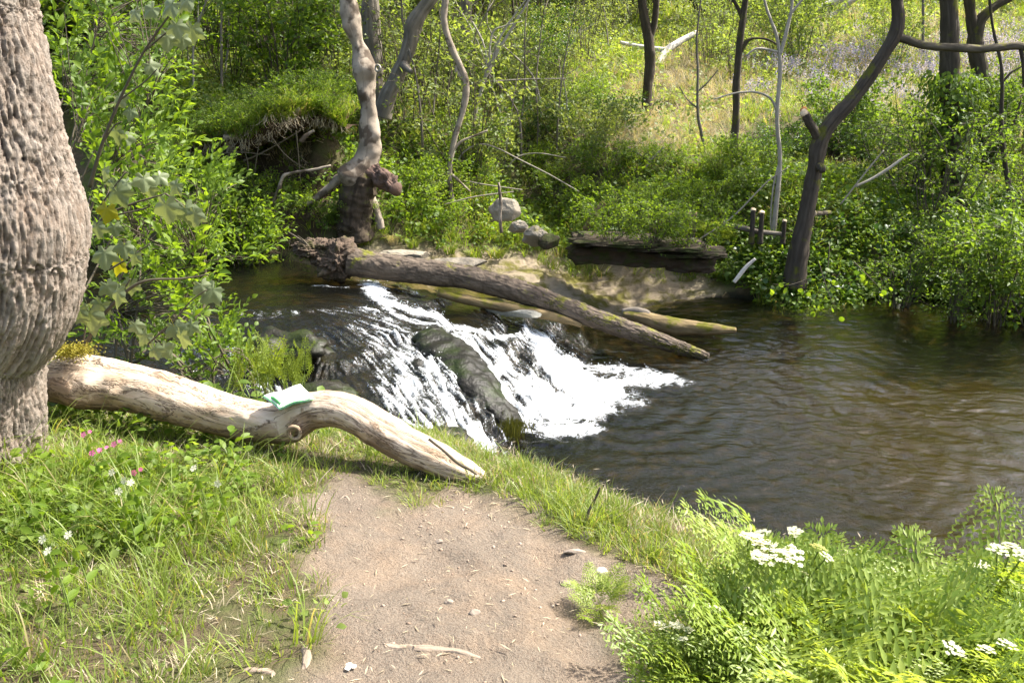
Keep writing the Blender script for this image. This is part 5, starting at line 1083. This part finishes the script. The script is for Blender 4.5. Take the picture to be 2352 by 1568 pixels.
bushes(46, [(-300,-40),(780,-40),(780,130),(800,210),(640,235),(420,240),(380,330),(-300,380)], ['thick','airy'], ['leaf_bright','leaf_mid','leaf_hazed'], 11.3, 34, .75, 1.35, 'bright leafy shrub in the thicket above the hollow bank at upper left', 'shrubs of the upper left thicket', 1)
bushes(25, [(870,60),(1420,0),(1450,140),(1400,330),(1300,400),(1100,420),(940,380),(890,230)], ['airy','airy','low'], ['leaf_pale','leaf_hazed','leaf_hazed'], 11.8, 30, .65, 1.1, 'pale sparse shrub among bare stems behind the pale boulder', 'sparse shrubs of the middle thicket', 2)
bushes(22, [(870,-60),(1420,-60),(1480,60),(870,120)], ['thick','airy'], ['leaf_hazed','leaf_pale'], 24, 45, 1.3, 2.2, 'light green shrub at the top of the middle thicket', 'shrubs along the top of the slope', 3)
bushes(16, [(1450,-80),(2500,-80),(2500,60),(2000,60),(1700,110),(1450,60)], ['airy','thick'], ['leaf_hazed','leaf_mid'], 32, 58, 1.5, 2.6, 'green shrub near the crest of the open hill', 'shrubs near the hill crest', 4)
bushes(14, [(1560,120),(1760,60),(2080,60),(2080,180),(1760,200),(1640,210)], ['airy'], ['leaf_pale'], 20, 34, .7, 1.2, 'grey-green scrubby bush on the straw-coloured hillside', 'scrub on the hillside', 5)
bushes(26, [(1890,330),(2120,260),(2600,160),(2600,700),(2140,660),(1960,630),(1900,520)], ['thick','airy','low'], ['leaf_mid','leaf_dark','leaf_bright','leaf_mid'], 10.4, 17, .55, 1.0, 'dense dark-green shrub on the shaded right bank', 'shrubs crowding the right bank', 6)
bushes(16, [(1180,380),(1700,380),(1830,440),(1800,530),(1560,530),(1340,540),(1240,500)], ['low'], ['leaf_mid','leaf_bright','leaf_bright'], 10.9, 15, .4, .7, 'low leafy clump on the bank above the rock ledge', 'low clumps above the rock ledge', 7)
bushes(12, [(420,300),(820,240),(860,300),(800,330),(640,270),(460,330)], ['low'], ['leaf_bright','leaf_mid'], 10.8, 15, .5, .8, 'low green clump growing along the top of the turf overhang', 'low clumps on the turf overhang', 8)
bushes(9, [(880,420),(1080,400),(1120,520),(900,540)], ['low'], ['leaf_bright','leaf_pale'], 9.6, 13, .4, .65, 'low bright clump between the twisted tree and the pale boulder', 'low clumps beside the twisted tree', 9)
for a, b, yy, s_, lb in [(2200, 650, 10.0, .62, 'leafy bush hanging low over the pool near the right edge'), (2300, 660, 9.9, .75, 'bush at the right edge with branches touching the pool'), (2400, 650, 9.8, .85, 'large bush just past the right edge over the pool'),(2080, 600, 10.6, .55, 'dark bush above the shaded hollow at the far pool edge'), (560, 520, 9.7, .5, 'ferny bright clump on the left bank below the hollow'), (470, 560, 9.8, .6, 'leafy bush at the waterline below the left bank')]:
    p = at(a, b, y=yy); bush_thing('thick', int(a) % 3, 'leaf_mid' if a > 1000 else 'leaf_bright', (p[0], yy, max(.02, float(H(p[0], yy)))), s_, lb, None)

# shrub of long pointed leaves on the near bank, seen leaf by leaf: one sprig is one part
SPR = [sprig(500 + i) for i in range(6)]
SPR_L = [mesh_of('sprig', join((s_[0][0], s_[0][1], {'rnd': np.full(len(s_[0][0]), .1)}), s_[1]), M['leaf_bright']) for s_ in SPR]
SPR_M = [mesh_of('sprig', join((s_[0][0], s_[0][1], {'rnd': np.full(len(s_[0][0]), .1)}), s_[1]), M['leaf_mid']) for s_ in SPR]
def sprig_shrub(label, poly, n, y0, y1, root, seed, dark=.25, s_=1.0):
    r = np.random.default_rng(seed); t = thing('leafy_shrub', label, 'shrub', root, 'long-leaved shrubs on the near bank'); xs_ = [p[0] for p in poly]; ys_ = [p[1] for p in poly]; pts_ = []
    while len(pts_) < n:
        a, b = r.uniform(min(xs_), max(xs_)), r.uniform(min(ys_), max(ys_))
        if inside(a, b, poly): pts_.append(at(a, b, y=r.uniform(y0, y1)))
    root = np.array(root); mb = MB(); hubs = [pts_[i] for i in r.choice(n, 6, replace=False)]
    for h_ in hubs:
        P = [root + r.normal(size=3) * [.08, .06, 0], (root + h_) / 2 + r.normal(size=3) * .12 + [0, 0, .1], h_]; V, F, A_ = tube(P, [.010, .006, .003], 6, .1, 10, n=12); mb.add(V, F[0], tube=A_['tube'])
    for p in pts_:
        h_ = min(hubs, key=lambda q: np.linalg.norm(q - p)); dv = nrm(nrm(p - root) + r.normal(size=3) * .55 + np.array([0, -.1, .15]))
        q = inst('sprig', (SPR_M if r.random() < dark else SPR_L)[r.integers(6)], t, p - root, Vector(dv).to_track_quat('Y', 'Z').to_euler(), s_ * r.uniform(.75, 1.25))
        if np.linalg.norm(h_ - p) > .05:
            m = root + (h_ - root) * r.uniform(.85, .99); V, F, A_ = tube([m, (m + p) / 2 + [0, 0, .03], p], [.004, .003, .002], 4, cap=False, n=5); mb.add(V, F[0], tube=A_['tube'])
    part('stems', mb.get(), M['twig'], t); return t
sprig_shrub('long-leaved green shrub spreading low over the stream beside the pale log', [(250,690),(330,590),(420,560),(505,590),(500,690),(530,770),(480,805),(400,835),(300,820),(190,770)], 130, 4.7, 6.0, (-1.9, 4.9, 1.0), 1)
sprig_shrub('long-leaved shrub with sprays reaching out over the dark upstream water', [(215,600),(230,430),(330,385),(460,395),(545,420),(520,480),(500,545),(600,590),(540,605),(430,590),(330,600)], 150, 5.0, 6.6, (-2.4, 5.05, 1.05), 2, .35)
sprig_shrub('tall long-leaved shrub directly right of the middle of the big trunk', [(165,270),(300,230),(400,270),(440,330),(400,400),(220,430)], 105, 5.6, 7.4, (-2.9, 5.2, 1.1), 3, .4, 1.25)
sprig_shrub('tallest long-leaved shrub rising past the top of the picture by the big trunk', [(120,-60),(440,-60),(440,80),(390,220),(300,260),(180,290),(140,140)], 150, 5.8, 8.0, (-3.1, 5.5, 1.2), 4, .3, 1.3)
sprig_shrub('small leafy shrub at water level left of the ferns', [(430,790),(520,770),(600,850),(600,900),(520,900),(420,880)], 44, 4.5, 5.0, (-1.5, 4.6, 1.0), 5, .2, .8)

# sycamore saplings: every large leaf is a part
MAP = [mesh_of('leaf', maple_leaf(600 + i), M['sycamore']) for i in range(5)]
def sapling(label, twigs, leaves, yy, seed, s0=1.0):
    r = np.random.default_rng(seed); root = at(*twigs[0][0][:2], y=yy); t = thing('sycamore_sapling', label, 'sapling', root)
    for j, pl in enumerate(twigs): part('stem' if j == 0 else 'twig', tube([at(a, b, y=yy + dy) for a, b, dy in pl], np.linspace(.011 if j == 0 else .005, .003, len(pl)), 7, .1, 12, j, n=8 * len(pl)), M['twig'], t)
    for (a, b, px_) in leaves:
        p = at(a, b, y=yy + r.uniform(-.15, .1)); D = nrm(np.array([r.normal() * .45, -.25 + r.normal() * .2, -.85])); N = np.array([r.normal() * .25, -.75, .65]); X_ = nrm(np.cross(D, N)); N = np.cross(X_, D)
        q = Matrix((X_, D, N)).transposed().to_euler(); inst('leaf', MAP[r.integers(5)], t, p - root, q, s0 * .92 * px_ / 60 * (yy * .98 * 60 * MPX) / .17)
    return t
sapling('broad-leaved sapling with pale drooping lobed leaves beside the middle of the big trunk', [[(190,560,0),(240,500,0),(300,470,0),(380,445,0)],[(240,500,0),(330,480,-.05),(345,470,-.1)],[(250,620,0),(300,590,0),(345,560,0)],[(225,480,0),(262,430,0),(290,395,0)],[(380,445,0),(420,470,0),(440,480,0)]],
        [(268,440,62),(245,480,55),(380,470,70),(425,478,62),(448,490,50),(290,420,45),(330,410,50),(365,405,40),(405,425,44),(240,580,66),(285,565,50),(270,600,56),(310,585,44),(222,520,46),(262,520,40),(340,430,44)], 4.4, 1)
sapling('broad-leaved sapling drooping low over the shrub just above the pale log', [[(190,800,0),(240,720,0),(320,650,0),(420,640,0),(480,630,0)],[(340,790,0),(400,735,0),(440,690,0),(475,665,0)],[(240,720,0),(280,670,0),(300,640,0)],[(190,800,0),(200,730,0),(215,700,0)]],
        [(270,670,60),(300,650,48),(245,655,50),(205,720,84),(180,710,60),(232,700,55),(488,665,66),(462,655,50),(400,750,56),(440,745,46),(415,770,60),(335,770,50),(375,800,54),(310,745,40),(355,800,44)], 4.15, 2)
sapling('broad-leaved sapling with drooping leaves hanging at the top left', [[(205,430,0),(235,330,0),(275,230,0),(330,120,0),(400,20,0),(440,-40,0)],[(275,230,0),(330,190,0),(360,160,0)],[(330,120,0),(390,70,0),(430,55,0)],[(235,330,0),(262,290,0),(280,280,0)]],
        [(395,10,56),(430,0,52),(405,58,48),(440,65,56),(385,85,50),(420,88,40),(265,300,50),(285,315,44),(272,225,40),(300,255,36),(345,150,40),(262,420,40),(240,390,42),(310,28,40),(350,20,44)], 5.0, 3)

# ferns beside the log
FERN = [mesh_of('frond', frond(700 + i, .34, 12, 4, .20, .10, .017), M['fern']) for i in range(3)]
for lb, fx, n in [('curly young fern with upright yellow-green fronds behind the pale log', 655, 16), ('smaller yellow-green fern left of the curly fern behind the log', 590, 9)]:
    root = at(fx, 965, y=4.35); t = thing('fern', lb, 'fern', root); r = np.random.default_rng(fx)
    for j in range(n):
        p = at(fx + r.uniform(-62, 66), r.uniform(850, 900), y=4.35 + r.uniform(-.2, .2)); dv = nrm(np.array([r.normal() * .22, r.normal() * .15, 1]))
        inst('frond', FERN[j % 3], t, p - root, (Vector(dv).to_track_quat('Y', 'Z') @ Euler((0, r.random() * 6.28, 0)).to_quaternion()).to_euler(), r.uniform(.5, .8))
        part('stalk', tube([root + r.normal(size=3) * .02, (root + p) / 2 + r.normal(size=3) * .02, p], [.004, .003, .002], 4, cap=False, n=5), M['stem'], t)

# cow parsley at lower right: each frond and flower head is a part
FR = [mesh_of('frond', frond(720 + i, .30, 9 + i % 3, 8, .46 + .04 * i, .14 + .05 * i, .0185), M['parsley']) for i in range(5)]
UMB = [umbel(740 + i, .04 + .006 * i) for i in range(3)]; UMS = [mesh_of('flower_stalks', u[0], M['stem']) for u in UMB]; UMF = [mesh_of('flower_head', u[1], M['white_flower']) for u in UMB]
CPOLY = [(1580,1470),(1640,1432),(1710,1302),(1760,1277),(1830,1297),(1890,1320),(1960,1362),(2010,1337),(2080,1382),(2150,1412),(2230,1362),(2300,1317),(2420,1302),(2520,1660),(1600,1660),(1540,1580)]
r8 = np.random.default_rng(31)
seeds_ = [(1560,1420),(1720,1270),(1840,1300),(1990,1340),(2130,1390),(2290,1310),(2420,1300),(1640,1500),(1780,1420),(1920,1460),(2060,1500),(2210,1470),(2350,1440),(1560,1580),(1720,1580),(1900,1590),(2090,1590),(2280,1570),(2450,1500)]
names_ = ['at the left tip of the clump by the bare path','carrying the largest white flower heads at the top left of the clump','below the single tall white flower head','with fern-like fronds standing highest in the middle of the clump','filling the dip in the outline of the clump','rising highest near the right edge with white heads','just past the right edge of the clump','in the lower left of the clump over the path edge','just under the big white heads','in the heart of the clump','in the middle right of the clump','near the small white heads at right','close to the right edge, second row','at the bottom left of the clump','at the bottom of the clump left of centre','at the bottom centre of the clump','at the bottom of the clump right of centre','at the bottom right of the clump','in the bottom right corner past the edge']
plants = []
for (a, b), nm in zip(seeds_, names_):
    g = G(min(a, 2500), b + 40, .12); g[2] = float(H(g[0], g[1])); plants.append((thing('cow_parsley', 'cow parsley ' + nm, 'plant', g), g, []))
k_ = 0
while k_ < 210:
    a, b = r8.uniform(1430, 2520), r8.uniform(1210, 1640)
    if not inside(a, b, CPOLY): continue
    k_ += 1; i = int(np.argmin([(a - s_[0]) ** 2 + (b - s_[1]) ** 2 * 1.3 for s_ in seeds_])); t, g, st_ = plants[i]; p = G(a, b, r8.uniform(.10, .34) if b > 1330 else r8.uniform(.20, .36)); hgt = p[2]
    Q = np.array([0, 0, CAMZ]) + ray(a, b)[None] * _t[:, None]; p = Q[np.nonzero(Q[:, 2] < H(Q[:, 0], Q[:, 1]) + r8.uniform(.10, .36))[0][0]]
    az = r8.random() * 6.28; dv = nrm(np.array([math.cos(az), math.sin(az) - .25, r8.uniform(.2, 1.5)])); inst('frond', FR[r8.integers(5)], t, p - g, Vector(dv).to_track_quat('Y', 'Z').to_euler(), r8.uniform(.6, 1.1)); st_.append(p - np.array(dv) * .05)
UM = [(1735,1257,1.3),(1762,1272,1.35),(1790,1290,1.3),(1718,1244,1.0),(1752,1236,.9),(1815,1284,1.1),(1825,1230,.85),(1878,1268,.8),(1895,1284,.6),(1745,1294,1.1),(1845,1322,.5),(1515,1442,.6),(1552,1447,.75),(1580,1452,.5),(1640,1404,.6),(1570,1474,.5),(2250,1304,.8),(2290,1272,.9),(2320,1267,1.0),(2345,1284,.9),(2185,1497,.75),(2205,1512,.5),(2262,1500,.7),(2310,1488,.7),(1712,1357,.5)]
for j, (a, b, s_) in enumerate(UM):
    i = int(np.argmin([(a - q[0]) ** 2 + (b - q[1]) ** 2 for q in seeds_])); t, g, st_ = plants[i]; Q = np.array([0, 0, CAMZ]) + ray(a, b)[None] * _t[:, None]
    p = Q[np.nonzero(Q[:, 2] < H(Q[:, 0], Q[:, 1]) + (.50 if b < 1300 else .42))[0][0]]; rz = (r8.normal() * .2, r8.normal() * .2, r8.random() * 6)
    s_ *= .52; h_ = inst('flower_head', UMF[j % 3], t, p - g, rz, s_); inst('flower_stalks', UMS[j % 3], t, p - g, rz, s_)
    part('stalk', tube([g + r8.normal(size=3) * [.03, .03, 0], (g + p) / 2 + [0, 0, .04], p], [.0045, .0035, .002], 5, cap=False, n=6), M['stem'], t)
for t, g, st_ in plants:
    if not st_: continue
    mb = MB()
    for p in st_: V, F, A_ = tube([g, (g + p) / 2 + [0, 0, .06], p], [.0035, .003, .002], 4, cap=False, n=6); mb.add(V, F[0], rnd=.3)
    part('stalks', mb.get(), M['parsley'], t)
for lb, a, b, n, s_ in [('small feathery cow parsley seedling at the edge of the bare path', 1378, 1385, 12, .42), ('bright feathery plant on the bank above the pool by the sawn stumps', 1632, 545, 26, 1.7), ('feathery green plant above the end of the rock ledge', 1600, 590, 14, 1.3)]:
    yy = G(a, b + 25)[1]; g = np.array([at(a, b, y=yy)[0], yy, 0]); g[2] = H(g[0], g[1]); t = thing('feathery_plant', lb, 'plant', g)
    for j in range(n):
        az = j * 2.4; dv = nrm(np.array([math.cos(az), math.sin(az), r8.uniform(.4, 1.2)])); p = g + np.array([math.cos(az), math.sin(az), 0]) * .05 * s_ + [0, 0, r8.uniform(.03, .18) * s_]
        inst('frond', FR[j % 5], t, p - g, Vector(dv).to_track_quat('Y', 'Z').to_euler(), s_ * r8.uniform(.6, 1))

# campion, stitchwort
def petals(n, r_, notch=.0):
    V = [[0, 0, 0]]; F = []
    for i in range(n):
        a = i * 6.283 / n; w = 2.5 / n; b = len(V); V += [[math.cos(a - w) * r_ * .7, math.sin(a - w) * r_ * .7, r_ * .15], [math.cos(a - w * .5) * r_, math.sin(a - w * .5) * r_, .1 * r_], [math.cos(a) * r_ * (1 - notch), math.sin(a) * r_ * (1 - notch), .1 * r_], [math.cos(a + w * .5) * r_, math.sin(a + w * .5) * r_, .1 * r_], [math.cos(a + w) * r_ * .7, math.sin(a + w) * r_ * .7, r_ * .15]]
        F += [[0, b + k, b + k + 1] for k in range(4)]
    return np.array(V), np.array(F), {'rnd': np.linspace(0, .5, len(V))}
PK = mesh_of('flower', petals(5, .016, .25), M['pink_flower']); WH = mesh_of('flower', petals(5, .012, .3), M['white_flower']); LFM = mesh_of('leaf', herb(5, 2, .01, .06, .45, .005), M['leaf_bright'])
for nm, cat, me_, L_ in [('campion', 'flower', PK, [(192,998,'topmost pink campion by the foot of the big trunk'),(262,1020,'pink campion with the brightest head left of the log bend'),(230,1034,'pink campion just left of the brightest pink one'),(308,1085,'lowest pink campion among the herbs'),(212,1040,'small half-open pink campion by the trunk')]),
                         ('stitchwort', 'flower', WH, [(285,1103,'white flower right beside the lowest pink campion'),(273,1128,'white flower below the pair near the lowest pink campion'),(500,1110,'white flower alone beneath the log bend'),(110,1265,'largest white starry flower at the left among long grass'),(98,1238,'white flower just above the largest starry one'),(157,1228,'white flower right of the starry pair at left'),(257,1084,'small white flower left of the lowest pink campion'),(445,1075,'small white flower in grass under the middle of the log'),(300,1108,'second white flower touching the one by the pink campion')])]:
    for a, b, lb in L_:
        Q = np.array([0, 0, CAMZ]) + ray(a, b)[None] * _t[:, None]; p = Q[np.nonzero(Q[:, 2] < H(Q[:, 0], Q[:, 1]) + .26)[0][0]]; g = np.array([p[0] + .02, p[1] + .03, 0]); g[2] = H(g[0], g[1]); t = thing(nm, lb, cat, g)
        part('stem', tube([g, (g + p) / 2 + [.01, 0, 0], p], [.0025, .002, .0015], 5, cap=False, n=6), M['stem'], t); stm_ = t.children[0]; fc = nrm(np.array([-.2, -.8, .6]) + r8.normal(size=3) * .25)
        inst('flower', me_, t, p - g, Vector(fc).to_track_quat('Z', 'Y').to_euler(), 1.25 if nm == 'stitchwort' else .8)
        if nm == 'campion': inst('flower', me_, t, p - g + [.02, .01, .008], Vector(fc + [.4, .1, .3]).to_track_quat('Z', 'Y').to_euler(), .55)
        for q in (.3, .55, .8): inst('leaf', LFM, stm_, (p - g) * q, (0, 0, q * 9), 1.0)

# tussocks, twigs over the pool, small things on the path
TUS = [mesh_of('blades', grass_tuft(800 + i, 110, .34, .009, .09, 1.1, 4, 1.0), M['grass_far']) for i in range(3)]; TUY = mesh_of('blades', grass_tuft(810, 110, .36, .008, .08, .9, 4, .9), M['straw'])
for a, b, s_, dry, lb in [(805,555,1.1,1,'blond dry grass tussock between the twisted tree and the fallen trunk'),(840,560,.9,0,'green tussock just right of the blond dry tussock'),(1030,580,.9,0,'round bright green tussock behind the middle of the fallen trunk'),(1090,590,1.0,0,'grass tussock right of the round bright one behind the fallen trunk'),(1140,590,1.0,0,'wide pale grass tussock at the left end of the stone shelf'),(945,565,.9,0,'green grass tussock above the pale sandy rock'),(1660,640,.8,0,'strap-leaved green tuft on the bank by the white broken branch'),(980,535,.9,0,'tall grass tussock left of the round bright one'),(900,560,.8,1,'small dry tussock above the root end of the fallen trunk')]:
    p = G(a, b); t = thing('grass_tussock', lb, 'grass tussock', p); inst('blades', TUY if dry else TUS[int(a) % 3], t, (0, 0, -.02), (0, 0, a), s_)
rl = MB(); an = np.arange(9) * .7; rl.add(np.vstack([[0, .5, .1], np.column_stack([np.sin(an) * .42, .5 - np.cos(an) * .5, 0 * an])]), np.array([[0, i, i % 9 + 1] for i in range(1, 10)]), rnd=.4); RL = mesh_of('leaf', rl.get(), M['leaf_bright'])
for P, lb in [([(1905,560),(1900,620),(1875,680),(1850,700)],'leafy twig hanging left into the pool below the forked tree'),([(1880,600),(1895,650),(1910,690),(1925,712)],'leafy twig hanging right into the pool below the forked tree'),([(1860,640),(1810,655),(1775,652)],'level leafy twig over the pool left of the hanging twigs'),([(1930,625),(1900,670),(1880,705)],'pale bare-ended twig crossing the two hanging twigs'),([(1960,600),(2000,640),(2040,680)],'thin twig dipping to the water right of the hanging twigs')]:
    t = thing('hanging_twig', lb, 'twig', at(*P[0], y=9.7)); Q = crs(np.array([at(a, b, y=9.7) for a, b in P]), 14); part('stem', tube(Q, np.linspace(.006, .002, 14), 5), M['twig'], t)
    for j in range(9):
        p = Q[r8.integers(3, 14)] + r8.normal(size=3) * .05; inst('leaf', RL, t, p - org(t), (r8.normal() * .5 - 1.0, r8.normal() * .5, r8.random() * 6), r8.uniform(.05, .075))
g = G(1343, 1212); t = thing('upright_twig', 'thin bare twig standing in the grass at the bank edge by the pool', 'twig', g)
part('twig', tube([g + [0, 0, -.03], at(1350, 1180, y=g[1] + .01), at(1365, 1150, y=g[1] + .02), at(1374, 1130, y=g[1] + .02), at(1378, 1118, y=g[1] + .02)], [.006, .006, .005, .005, .004], 7, .2, 40, n=20), M['twig'], t)
def on_path(name, label, cat, a, b, s_, seed, mat, amp=.2, cut=1, rz=0): p = G(a, b); t = thing(name, label, cat, p); part('stone', rock(p + [0, 0, s_[2] * .1], s_, seed, 3, amp, 1.5, cut, rz), mat, t, smooth=not cut)
for a, b, s_, sd, lb in [(1320,1268,(.040,.018,.012),1.2,'long pale stone chip lying near the grassy bank edge'),(1090,1410,(.022,.014,.010),3.2,'dark elongated clod in the lower middle of the path'),(1030,1385,(.016,.014,.010),4.2,'small reddish clod in the middle of the path'),(1008,1245,(.016,.012,.008),5.2,'small dark stone in the upper middle of the path'),(1350,1235,(.035,.025,.018),7.2,'rounded stone half hidden in grass by the upright twig'),(1300,1340,(.03,.016,.012),8.2,'broken crumb of soil right of the worn hollow')]: on_path('path_stone', lb, 'stone', a, b, s_, sd, M['stone'])
p = G(1382, 1315); t = thing('pale_disc', 'round pale ringed shell lying on the bare path', 'shell', p); th2 = np.linspace(0, 6.283, 29)[:-1]; rg = [(.000, .016), (.005, .015), (.008, .0165), (.012, .013), (.016, .0135), (.020, .008), (.022, 0)]
V = np.array([[math.cos(a) * r_, math.sin(a) * r_, z_] for r_, z_ in rg for a in th2]); i_ = np.arange(6)[:, None] * 28; j_ = np.arange(28)[None]; part('shell', (V + p, np.stack([i_ + j_, i_ + 28 + j_, i_ + 28 + (j_ + 1) % 28, i_ + (j_ + 1) % 28], -1).reshape(-1, 4)), M['shell'], t)
p = G(805, 1538); t = thing('white_scrap', 'small white petal-like scrap lying on the path at the bottom', 'scrap', p); V, F, _ = petals(3, .017); part('scrap', (V + p + [0, 0, .008], F), M['paper'], t)
for pl, r_, lb in [([(862,1475),(900,1482),(945,1488),(1000,1490),(1050,1498),(1110,1510),(1150,1520)], .017, 'long pale tree root crossing the bottom of the path'), ([(690,1480),(705,1500),(700,1530),(690,1550)], .018, 'short thick root at the grass edge at bottom left of the path'), ([(540,1545),(580,1538),(620,1545),(640,1560)], .016, 'pale root in the short grass at the bottom left'), ([(775,1150),(795,1140),(810,1165)], .009, 'bent dark twig lying on the path near the log'), ([(1360,1395),(1400,1405),(1450,1425)], .009, 'thin root at the right edge of the path by the cow parsley')]:
    pl2 = crs(np.array(pl, float), 14); Q = [G(a, b) + [0, 0, r_ * (-.42 - 1.1 * abs(q_ / 6.5 - 1) ** 3)] for q_, (a, b) in enumerate(pl2)]; t = thing('exposed_root', lb, 'root', Q[0]); part('root', tube(Q, np.linspace(r_, r_ * .6, len(Q)), 9, .2, 16, pl[0][0] * .01, n=60), M['root'], t)
# plants growing over the stone ledge and at the waterline
for a, b, kd, mt, s_, lb in [(1400, 548, 'low', 'leaf_bright', .60, 'small bright plant growing on the left end of the rock ledge'), (1500, 556, 'low', 'leaf_mid', .56, 'small plant growing on the middle of the rock ledge'), (1590, 575, 'low', 'leaf_bright', .63, 'plant covering the right end of the rock ledge'), (1340, 560, 'low', 'leaf_pale', .34, 'pale plant against the left end of the rock ledge'), (1640, 640, 'low', 'leaf_mid', .36, 'low plant below the right end of the rock ledge by the water'), (1235, 575, 'low', 'leaf_bright', .3, 'tiny plant at the top of the stone shelf')]:
    p = at(a, b - 4, y=10.5) if b < 580 and a > 1390 else G(a, b); bush_thing(kd, int(a) % 3, mt, p, s_, lb, None, 'plant', 'ledge_plant')
for a, b, s_, lb in [(770, 520, .4, 'green clump hiding the left foot of the twisted tree'), (862, 520, .42, 'green clump at the right foot of the twisted tree'), (700, 470, .4, 'leafy clump below the hollow, left of the twisted tree')]:
    bush_thing('low', int(a) % 3, 'leaf_bright', G(a, b), s_, lb, None, 'plant', 'bank_plant')

# dark-coloured shrubs, painted-in shade pockets that break up the thicket, and bare stems standing in it
bushes(16, [(-300,-40),(780,-40),(790,220),(640,250),(-300,330)], ['thick','low'], ['leaf_dark'], 11.5, 30, .6, 1.0, 'shrub coloured dark green for shade between the bright shrubs at upper left', 'dark shrubs of the upper left thicket', 21)
bushes(12, [(880,200),(1420,60),(1450,330),(1300,420),(1000,430)], ['low','airy'], ['leaf_dark','leaf_mid'], 12, 24, .5, .8, 'dark low shrub among bare stems in the middle thicket', 'dark shrubs of the middle thicket', 22)
bushes(8, [(1720,290),(2080,300),(2060,380),(1740,380)], ['low'], ['leaf_dark','leaf_mid'], 14, 18, .5, .8, 'dark tufted shrub on the scar under the bluebell mound', 'shrubs under the bluebell mound', 23)
r9 = np.random.default_rng(77)
BS = []
for i in range(4):
    P = [(0, 0, -.1), (r9.normal() * .1, r9.normal() * .1, .9), (r9.normal() * .25, r9.normal() * .2, 1.8), (r9.normal() * .4, r9.normal() * .3, 2.7)]; vf = [tube(P, [.018, .014, .010, .004], 6, .1, 6, i, n=16, cap=False)]
    for j in range(6):
        q = crs(np.array(P, float), 20)[r9.integers(6, 19)]; dv = np.array([r9.normal() * .5, r9.normal() * .5, .25 + .3 * r9.random()]); vf.append(tube([q, q + dv * .5 + [0, 0, .04], q + dv], [.006, .004, .002], 4, n=6, cap=False))
    BS.append([mesh_of('stem', join(*vf), M[m_]) for m_ in ('bark_pale', 'bark_grey')])
k_ = 0
while k_ < 40:
    a, b = r9.uniform(330, 1460), r9.uniform(60, 420)
    if not (inside(a, b, [(330,40),(780,40),(780,180),(440,260),(330,260)]) or inside(a, b, [(890,60),(1450,60),(1420,330),(1150,420),(950,400)])): continue
    g = G(a, b)
    if g[1] > 28: continue
    t = thing('bare_sapling', 'thin bare sapling stem rising through the thicket undergrowth', 'sapling', g, 'bare saplings in the thicket', r9.random() * 6.28); inst('stem', BS[k_ % 4][int(r9.integers(2))], t, (0, 0, 0), (r9.normal() * .12, r9.normal() * .12, 0), r9.uniform(.55, 1.2)); k_ += 1

# leaves, dry grass and trailing stems over the turf lip
for j in range(11):
    c = OV[1 + (j * 5) % 11, 4 + j * 6]; bush_thing('low', j % 3, ['leaf_bright', 'leaf_mid'][j % 2], c + [0, 0, -.03], r9.uniform(.26, .42), 'small leafy clump rooted in the grassy lip over the dark hollow', 'leafy clumps on the grassy lip', 'plant', 'lip_plant')
mb = MB()
for j in range(150):
    c = OV[r9.integers(9, 19), r9.integers(2, 68)]; V, F, A_ = grass_tuft(int(r9.integers(0, 1e6)), 6, .22, .007, .05, 1.1, 3, 1.0); V = V * [1, 1, -.9] + c + [0, -.02, .02]
    for f in F: (mb.T if f.shape[1] == 3 else mb.Q).append(f + mb.n)
    mb.V.append(V); mb.n += len(V); mb.A.setdefault('rnd', []).append(A_['rnd'])
part('dry_fringe', mb.get(), M['straw'], bank, stuff=True)
bushes(9, [(460,430),(770,450),(780,530),(560,540),(470,500)], ['low'], ['leaf_bright','leaf_mid'], 9.6, 11.5, .32, .5, 'leafy clump on the bank below the dark hollow', 'leafy clumps below the hollow', 24, mind=.2)
for a, b, s_, lb in [(812, 535, .36, 'green clump directly below the trunk of the twisted tree'), (838, 545, .3, 'small bright clump between the twisted tree and the fallen trunk')]:
    bush_thing('low', int(a) % 3, 'leaf_bright', at(a, b, y=10.0) * [1, 1, 0] + [0, 0, float(H(at(a, b, y=10.0)[0], 10.0))], s_, lb, None, 'plant', 'bank_plant')
# the upstream bank behind the big trunk
for j in range(16):
    x_, yy = -8.5 + 4.2 * r9.random(), 9.8 + 3.2 * r9.random()
    if land(np.array([x_]), np.array([yy]))[0]: bush_thing(['thick', 'low'][j % 2], j % 3, ['leaf_mid', 'leaf_bright'][j % 2], (x_, yy, float(H(x_, yy))), r9.uniform(.6, 1.0), 'green shrub on the upstream bank hidden largely behind the big trunk', 'shrubs on the upstream bank')
